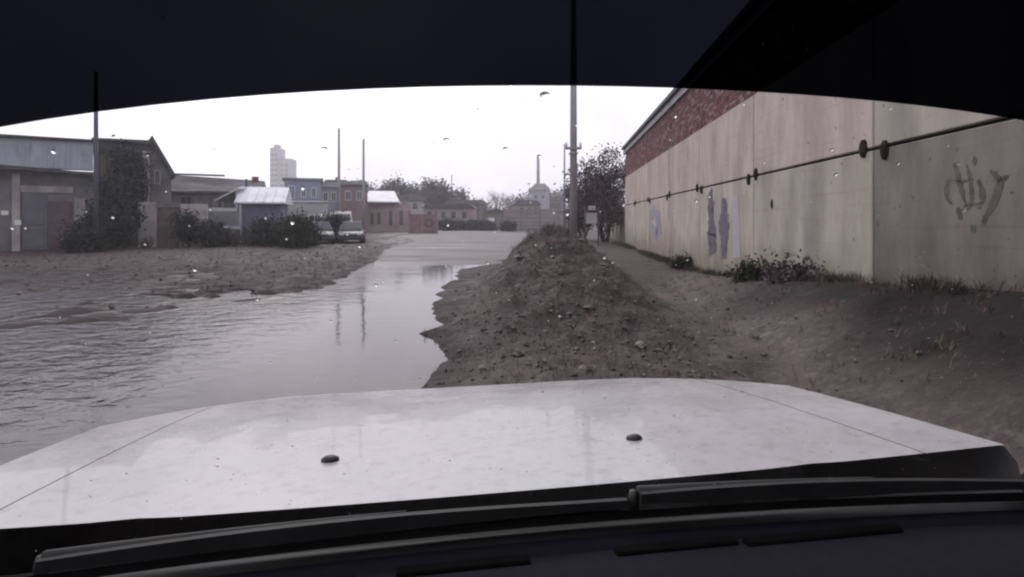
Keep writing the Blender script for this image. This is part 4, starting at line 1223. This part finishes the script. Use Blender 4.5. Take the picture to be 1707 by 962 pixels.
stones("rubble", 60, on_berm, 16, "larger broken lumps of rubble on the earth berm", 0.05, 0.15)
def on_track(rr, n):
    y = rr.uniform(3.2, 20, n); x = rr.uniform(1.2, 3.6, n) + 0.06 * y
    return np.column_stack([x, y])
stones("track_gravel", 500, on_track, 7, "small stones on the muddy track beside the wall", 0.008, 0.035)
stones("shore_gravel", 2500, on_left, 8, "stones and rubble on the muddy flat before the houses", 0.015, 0.08)

# ------------------------------------------------------------------ the car we look out of
YAW, ROLL, UC = 0.1382, 0.0123, 0.1081
ZR, HS, HS2, HC, HC4, VR, VF, FK, FP, HWID = 1.148, 0.1204, 0.0397, -0.0094, 0.0, 0.7933, 1.8354, 0.4608, 3.837, 0.8671
car = empty("car", (UC * math.cos(YAW), UC * math.sin(YAW), 0), 0, "white car seen from its own dashboard, bonnet and windscreen ahead", "car")
car.rotation_euler = (0, -ROLL, YAW)     # local x = right, y = forward
def hood_z(u, v):
    a = abs(u) / HWID
    L = min(max((v - VR) / (VF - VR), 0), 1)
    return ZR - HS * L - HS2 * L ** 3 - HC * a ** 2 - HC4 * a ** 6
NU, NV = 56, 40
V, Fc = [], []
def hood_ends(u):
    a = abs(u) / HWID
    return VR + 0.0043 * a * a, VF - FK * a ** FP
for i in range(NU + 1):
    u = HWID * (-1 + 2 * i / NU)
    va, vb = hood_ends(u)
    for j in range(NV + 1):
        v = va + (vb - va) * j / NV
        z = hood_z(u, v)
        # two long pressed creases running forward
        for s in (-1, 1):
            z += 0.002 * math.exp(-((u - s * (0.50 + 0.05 * (v - VR))) / 0.035) ** 2)
        V.append((u, v, z))
def hid(i, j): return i * (NV + 1) + j
SEAM = 5                                            # columns outside the seam belong to the wings
def strip(name, i0, i1, inset0, inset1):
    vs, fs = [], []
    for i in range(i0, i1 + 1):
        for j in range(NV + 1):
            x, y, z = V[hid(i, j)]
            if i == i0: x += inset0
            if i == i1: x -= inset1
            vs.append((x, y, z))
    for i in range(i1 - i0):
        for j in range(NV):
            a = i * (NV + 1) + j
            fs.append((a, a + NV + 1, a + NV + 2, a + 1))
    o = mesh_obj(name, vs, fs, M["car_white"], car, True)
    return o
hood = strip("bonnet", SEAM, NU - SEAM, 0.0013, 0.0013)
strip("wing", 0, SEAM, 0.0, 0.0013)
strip("wing", NU - SEAM, NU, 0.0013, 0.0)
gv_, gf_ = [], []
for i in (SEAM, NU - SEAM):
    o_ = len(gv_)
    for j in range(NV + 1):
        x, y, z = V[hid(i, j)]
        gv_ += [(x - 0.012, y, z - 0.012), (x + 0.012, y, z - 0.012)]
    for j in range(NV): gf_.append((o_ + 2 * j, o_ + 2 * j + 1, o_ + 2 * j + 3, o_ + 2 * j + 2))
mesh_obj("seam_gutter", gv_[:2 * NV + 2], gf_[:NV], M["rubber"], car)
mesh_obj("seam_gutter", gv_[2 * NV + 2:], [tuple(q - 2 * NV - 2 for q in f) for f in gf_[NV:]], M["rubber"], car)
# skirt: flanks and nose below the bonnet edge
rim = [(hid(0, j)) for j in range(NV + 1)] + [hid(i, NV) for i in range(1, NU + 1)] + [hid(NU, j) for j in range(NV - 1, -1, -1)]
SV, SF = [], []
for q, k in enumerate(rim):
    x, y, z = V[k]
    cx_, cy_ = 0.0, 1.1
    d = Vector((x - cx_, (y - cy_) * 0.6)); d.normalize()
    for dd, dz in ((0.0, -0.004), (0.02, -0.03), (0.045, -0.14), (0.05, -0.38), (0.02, -0.62)):
        SV.append((x + d.x * dd, y + d.y * dd, z + dz))
for q in range(len(rim) - 1):
    for k in range(4):
        SF.append((q * 5 + k, q * 5 + k + 1, (q + 1) * 5 + k + 1, (q + 1) * 5 + k))
mesh_obj("front_body", SV, SF, M["car_white"], car, True)
box("grille", (-0.42, 1.85, 0.62), (0.42, 1.915, 0.80), M["plastic_black"], car, 0.02)
box("bumper", (-0.72, 1.70, 0.36), (0.72, 1.94, 0.54), M["plastic_black"], car, 0.05)
for s in (-1, 1):
    box("headlight", (s * 0.62 - 0.13, 1.72, 0.66), (s * 0.62 + 0.13, 1.86, 0.82), M["lamp_glass"], car, 0.03)
    Vt, Ft = tube([(s * 0.66, 1.32, 0.34), (s * 0.69, 1.32, 0.34), (s * 0.83, 1.32, 0.34), (s * 0.86, 1.32, 0.34)], [0.30, 0.335, 0.335, 0.30], 24)
    wh = mesh_obj("wheel", Vt, Ft, M["tyre"], car)
    Vt, Ft = tube([(s * 0.855, 1.32, 0.34), (s * 0.868, 1.32, 0.34)], [0.2, 0.18], 16)
    mesh_obj("rim", Vt, Ft, M["chrome"], wh)
# washer jets
for s in (-1, 1):
    u, v = s * 0.2834, 1.0008
    z = hood_z(u, v)
    Vn, Fn = [], []
    for q, (r_, dz) in enumerate(((0.0165, -0.002), (0.0155, 0.004), (0.009, 0.009))):
        for k in range(12):
            a = 2 * math.pi * k / 12
            Vn.append((u + math.cos(a) * r_, v + math.sin(a) * r_ * 0.8 - (0.003 if q == 2 else 0), z + dz))
    for q in range(2):
        for k in range(12): Fn.append((q * 12 + k, q * 12 + (k + 1) % 12, (q + 1) * 12 + (k + 1) % 12, (q + 1) * 12 + k))
    Fn.append(tuple(range(24, 36)))
    mesh_obj("washer_nozzle", Vn, Fn, M["plastic_black"], car, True)
# windscreen
GB_Z, GT_Z = 1.128, 1.82
def glass_v(u, z): return 0.738 - (z - GB_Z) * 1.0 - 0.045 * (u / 0.75) ** 2
gm = bpy.data.materials.new("clear_glass"); gm.use_nodes = True
gm.node_tree.nodes.clear()
gt = gm.node_tree.nodes.new("ShaderNodeBsdfTransparent"); gt.inputs[0].default_value = (0.918, 0.908, 0.918, 1)
go = gm.node_tree.nodes.new("ShaderNodeOutputMaterial"); gm.node_tree.links.new(gt.outputs[0], go.inputs[0])
V, Fc = [], []
GU, GN = 24, 16
for i in range(GU + 1):
    for j in range(GN + 1):
        z = GB_Z + (GT_Z - GB_Z) * j / GN
        hw = 0.80 - 0.16 * (j / GN)
        u = -hw + 2 * hw * i / GU
        V.append((u, glass_v(u, z), z))
for i in range(GU):
    for j in range(GN):
        a = i * (GN + 1) + j
        Fc.append((a, a + GN + 1, a + GN + 2, a + 1))
wscr = mesh_obj("windscreen", V, Fc, gm, car, True)
# tinted sun strip film on the inner face, lower edge bowed
tm = bpy.data.materials.new("tint_film"); tm.use_nodes = True
nt = tm.node_tree; nt.nodes.clear()
t1 = nt.nodes.new("ShaderNodeBsdfTransparent"); t1.inputs[0].default_value = (0.0052, 0.0056, 0.0092, 1)
t3 = nt.nodes.new("ShaderNodeOutputMaterial")
nt.links.new(t1.outputs[0], t3.inputs[0])
rot_inv = (Matrix.Translation(car.location) @ car.rotation_euler.to_matrix().to_4x4()).inverted()
def glass_hit(px, py):
    """where the sight line through a pixel meets the glass, in car coordinates"""
    eye = rot_inv @ Vector((0, 0, H))
    d = rot_inv.to_3x3() @ Vector(((px - CX) / F, 1.0, (HY - py) / F))
    lo_, hi_ = 0.0, 1.5
    for _ in range(50):
        m_ = (lo_ + hi_) / 2
        p = eye + d * m_
        if p.y < glass_v(p.x, p.z): lo_ = m_
        else: hi_ = m_
    return eye + d * lo_
edge_px = [(0, 216), (100, 198), (200, 184), (300, 173), (400, 164), (500, 157), (600, 152), (700, 148), (850, 145), (1000, 146), (1150, 150), (1300, 158), (1450, 170), (1600, 188), (1707, 204)]
ep = [glass_hit(*p) for p in edge_px]
# carry the bow on to both sides of the glass
us = [p.x for p in ep]; zs = [p.z for p in ep]
cf = np.polyfit(us, zs, 4)
V, Fc = [], []
NS = 60
for i in range(NS + 1):
    s = i / NS
    for j in range(7):
        u0 = -0.70 + 1.40 * s
        ul = min(max(u0, min(us) - 0.02), max(us) + 0.02)
        zl = float(np.polyval(cf, ul)) - 0.10 * max(0, abs(u0 - ul)) * 1.2
        z = zl + (GT_Z - 0.004 - zl) * j / 6
        hw = 0.795 - 0.16 * ((z - GB_Z) / (GT_Z - GB_Z))
        u = min(max(u0, -hw), hw)
        V.append((u, glass_v(u, z) - 0.003, z))
for i in range(NS):
    for j in range(6):
        a = i * 7 + j
        Fc.append((a, a + 7, a + 8, a + 1))
mesh_obj("sun_strip", V, Fc, tm, wscr, True)
# black printed border and rubber along the bottom of the glass
V, Fc = [], []
for i in range(41):
    u = -0.80 + 1.6 * i / 40
    for z in (GB_Z - 0.012, GB_Z + 0.016):
        V.append((u, glass_v(u, z) + 0.002, z))
for i in range(40): Fc.append((2 * i, 2 * i + 2, 2 * i + 3, 2 * i + 1))
mesh_obj("glass_border", V, Fc, M["rubber"], wscr, True)
# plastic cowl between glass and bonnet
V, Fc = [], []
prof = [(-0.012, 1.096), (0.004, 1.110), (0.018, 1.114), (0.024, 1.106), (0.036, 1.110), (0.042, 1.102), (0.056, 1.08)]
for i in range(41):
    u = -0.91 + 1.82 * i / 40
    for dv, z in prof: V.append((u, glass_v(u, GB_Z) * 0.35 + 0.65 * 0.738 + dv, z))
n = len(prof)
for i in range(40):
    for k in range(n - 1): Fc.append((i * n + k, (i + 1) * n + k, (i + 1) * n + k + 1, i * n + k + 1))
mesh_obj("cowl", V, Fc, M["plastic_black"], car, True)
# wipers parked along the bottom of the glass
def wiper(u0, u1, up, tipup):
    w = empty("wiper", (0, 0, 0)); w.parent = car
    pts = []
    for k in range(13):
        s = k / 12
        u = u0 + (u1 - u0) * s
        z = GB_Z + up + tipup * s + 0.004 * math.sin(math.pi * s)
        pts.append((u, glass_v(u, z) + 0.016, z))
    V, Fc = [], []
    for k, (x, y, z) in enumerate(pts):
        h_ = 0.006 + 0.004 * math.sin(math.pi * min(1, k / 12 + 0.1))
        V += [(x, y - 0.004, z - h_), (x, y - 0.004, z + h_), (x, y + 0.004, z + h_), (x, y + 0.004, z - h_)]
    for k in range(12):
        for q in range(4):
            Fc.append((k * 4 + q, (k + 1) * 4 + q, (k + 1) * 4 + (q + 1) % 4, k * 4 + (q + 1) % 4))
    Fc += [(0, 1, 2, 3), (51, 50, 49, 48)]
    mesh_obj("blade", V, Fc, M["wiper_grey"], w)
    V, Fc = tube([Vector(p) + Vector((0, 0.010, 0.004)) for p in pts[:8]], [0.008, .0075, .007, .0065, .006, .0055, .005, .0045], 6)
    mesh_obj("arm", V, Fc, M["wiper_grey"], w, True)
    V, Fc = tube([Vector(pts[0]) + Vector((-0.005, 0.012, -0.02)), Vector(pts[0]) + Vector((-0.005, 0.014, -0.006)), Vector(pts[0]) + Vector((-0.005, 0.014, 0.004))], [0.008, 0.008, 0.005], 12)
    mesh_obj("pivot_cap", V, Fc, M["plastic_black"], w, True)
wiper(-0.56, 0.17, 0.022, 0.002)
wiper(0.185, 0.79, 0.036, -0.012)
# dashboard
V, Fc = [], []
prof = [(0.012, 1.10), (0.004, 1.128), (-0.01, 1.136), (-0.03, 1.138), (-0.036, 1.130), (-0.044, 1.130), (-0.050, 1.140), (-0.09, 1.147), (-0.20, 1.145), (-0.32, 1.12), (-0.40, 1.05), (-0.42, 0.85)]
n = len(prof)
for i in range(61):
    u = -0.82 + 1.64 * i / 60
    v0 = 0.738 - 0.035 * (u / 0.75) ** 2
    for dv, z in prof: V.append((u, v0 + dv - 0.006, z - 0.022))
for i in range(60):
    for k in range(n - 1): Fc.append((i * n + k, i * n + k + 1, (i + 1) * n + k + 1, (i + 1) * n + k))
dash = mesh_obj("dashboard", V, Fc, M["dash"], car, True)
for a, b in ((-0.143, 0.022), (0.133, 0.299), (0.307, 0.535), (-0.60, -0.19)):
    bm = bmesh.new()
    vv = 0.738 - 0.035 * (((a + b) / 2) / 0.75) ** 2
    box_bm(bm, (a, vv - 0.074, 1.112), (b, vv - 0.0575, 1.1258), 0.002)
    bm_obj("demister_vent", bm, M["slot_black"], dash)
# roof and pillars
bm = bmesh.new()
vt = glass_v(0, GT_Z)
box_bm(bm, (-0.70, -1.3, GT_Z + 0.004), (0.70, vt + 0.03, GT_Z + 0.06), 0.02)
bm_obj("roof", bm, M["cabin"], car)
for s in (-1, 1):
    V, Fc = tube([(s * 0.84, glass_v(0.8, GB_Z) - 0.01, 1.05), (s * 0.825, glass_v(0.8, GB_Z), GB_Z), (s * 0.665, glass_v(0.65, GT_Z), GT_Z), (s * 0.66, -0.2, GT_Z + 0.02), (s * 0.66, -1.2, GT_Z + 0.02)], [0.05, 0.045, 0.045, 0.045, 0.045], 10)
    mesh_obj("windscreen_pillar", V, Fc, M["cabin"], car, True)
    box("door", (s * 0.84 - 0.04, -1.2, 0.35), (s * 0.84 + 0.04, 0.62, 1.08), M["cabin"], car, 0.02)
box("cabin_floor", (-0.78, -1.25, 0.30), (0.78, 0.60, 0.36), M["cabin"], car)
box("rear_panel", (-0.70, -1.33, 0.37), (0.70, -1.27, GT_Z), M["cabin"], car)

# rain drops on the glass
dm = mat("drop_water", (1, 1, 1))
dp = dm.node_tree.nodes["Principled BSDF"]
dp.inputs["Transmission Weight"].default_value = 1.0
dp.inputs["Roughness"].default_value = 0.3
dp.inputs["IOR"].default_value = 1.33
for (a, b, r_, lb_) in ((909, 161, 0.0022, "rain drop on the windscreen just under the tint strip, left of the thick pole"), (744, 236, 0.0013, "rain drop on the windscreen in the open sky above the low pink house"),
                        (540, 251, 0.0013, "rain drop on the windscreen beside the top of the thin grey pole"), (843, 251, 0.0012, "rain drop on the windscreen in the sky above the pale bare trees"),
                        (1287, 600, 0.002, "rain drop on the windscreen low over the dark mud")):
    c = glass_hit(a, b) + Vector((0, 0.0012, 0.0012))
    nrm = Vector((0, 1, 1)).normalized()
    ax = Vector((1, 0, 0)); ay = nrm.cross(ax)
    Vd, Fd = [], []
    for q, (rad, hh) in enumerate(((1.0, 0.0), (0.9, 0.03), (0.6, 0.055), (0.25, 0.065))):
        for k in range(16):
            an = 2 * math.pi * k / 16
            Vd.append((ax * math.cos(an) * rad * 1.15 + ay * math.sin(an) * rad * (1.0 if math.sin(an) > 0 else 0.8)) * r_ + nrm * hh * r_)
    for q in range(3):
        for k in range(16): Fd.append((q * 16 + k, q * 16 + (k + 1) % 16, (q + 1) * 16 + (k + 1) % 16, (q + 1) * 16 + k))
    Fd.append(tuple(range(48, 64))); Fd.append(tuple(range(15, -1, -1)))
    o = mesh_obj("rain_drop", Vd, Fd, dm, None, True)
    mw = Matrix.Translation(car.location) @ car.rotation_euler.to_matrix().to_4x4()
    o.location = mw @ c
    o.rotation_euler = car.rotation_euler
    tag(o, lb_, "rain drop", "rain drops on the windscreen")

# fine drizzle beads over the whole pane
rr = random.Random(77)
parts = []
mw = Matrix.Translation(car.location) @ car.rotation_euler.to_matrix().to_4x4()
nrm = Vector((0, 1, 1)).normalized(); ax = Vector((1, 0, 0)); ay = nrm.cross(ax)
for k in range(800):
    u, z = rr.uniform(-0.62, 0.62), rr.uniform(1.2, 1.72)
    r_ = 0.00045 + 0.0009 * rr.random() ** 3
    c = Vector((u, glass_v(u, z) + 0.0012, z + 0.0012))
    Vd, Fd = [], []
    for q, (rad, hh) in enumerate(((1.0, 0.0), (0.75, 0.10), (0.3, 0.16))):
        for j in range(8):
            an = 2 * math.pi * j / 8
            Vd.append(mw @ (c + (ax * math.cos(an) * rad + ay * math.sin(an) * rad * 1.2) * r_ + nrm * hh * r_))
    for q in range(2):
        for j in range(8): Fd.append((q * 8 + j, q * 8 + (j + 1) % 8, (q + 1) * 8 + (j + 1) % 8, (q + 1) * 8 + j))
    Fd.append(tuple(range(16, 24))); Fd.append(tuple(range(7, -1, -1)))
    parts.append((Vd, Fd))
V, Fc = merge(parts)
o = mesh_obj("drizzle_beads", V, Fc, dm, None, True)
tag(o, "fine beads of drizzle spread over the windscreen", "rain", kind="stuff")
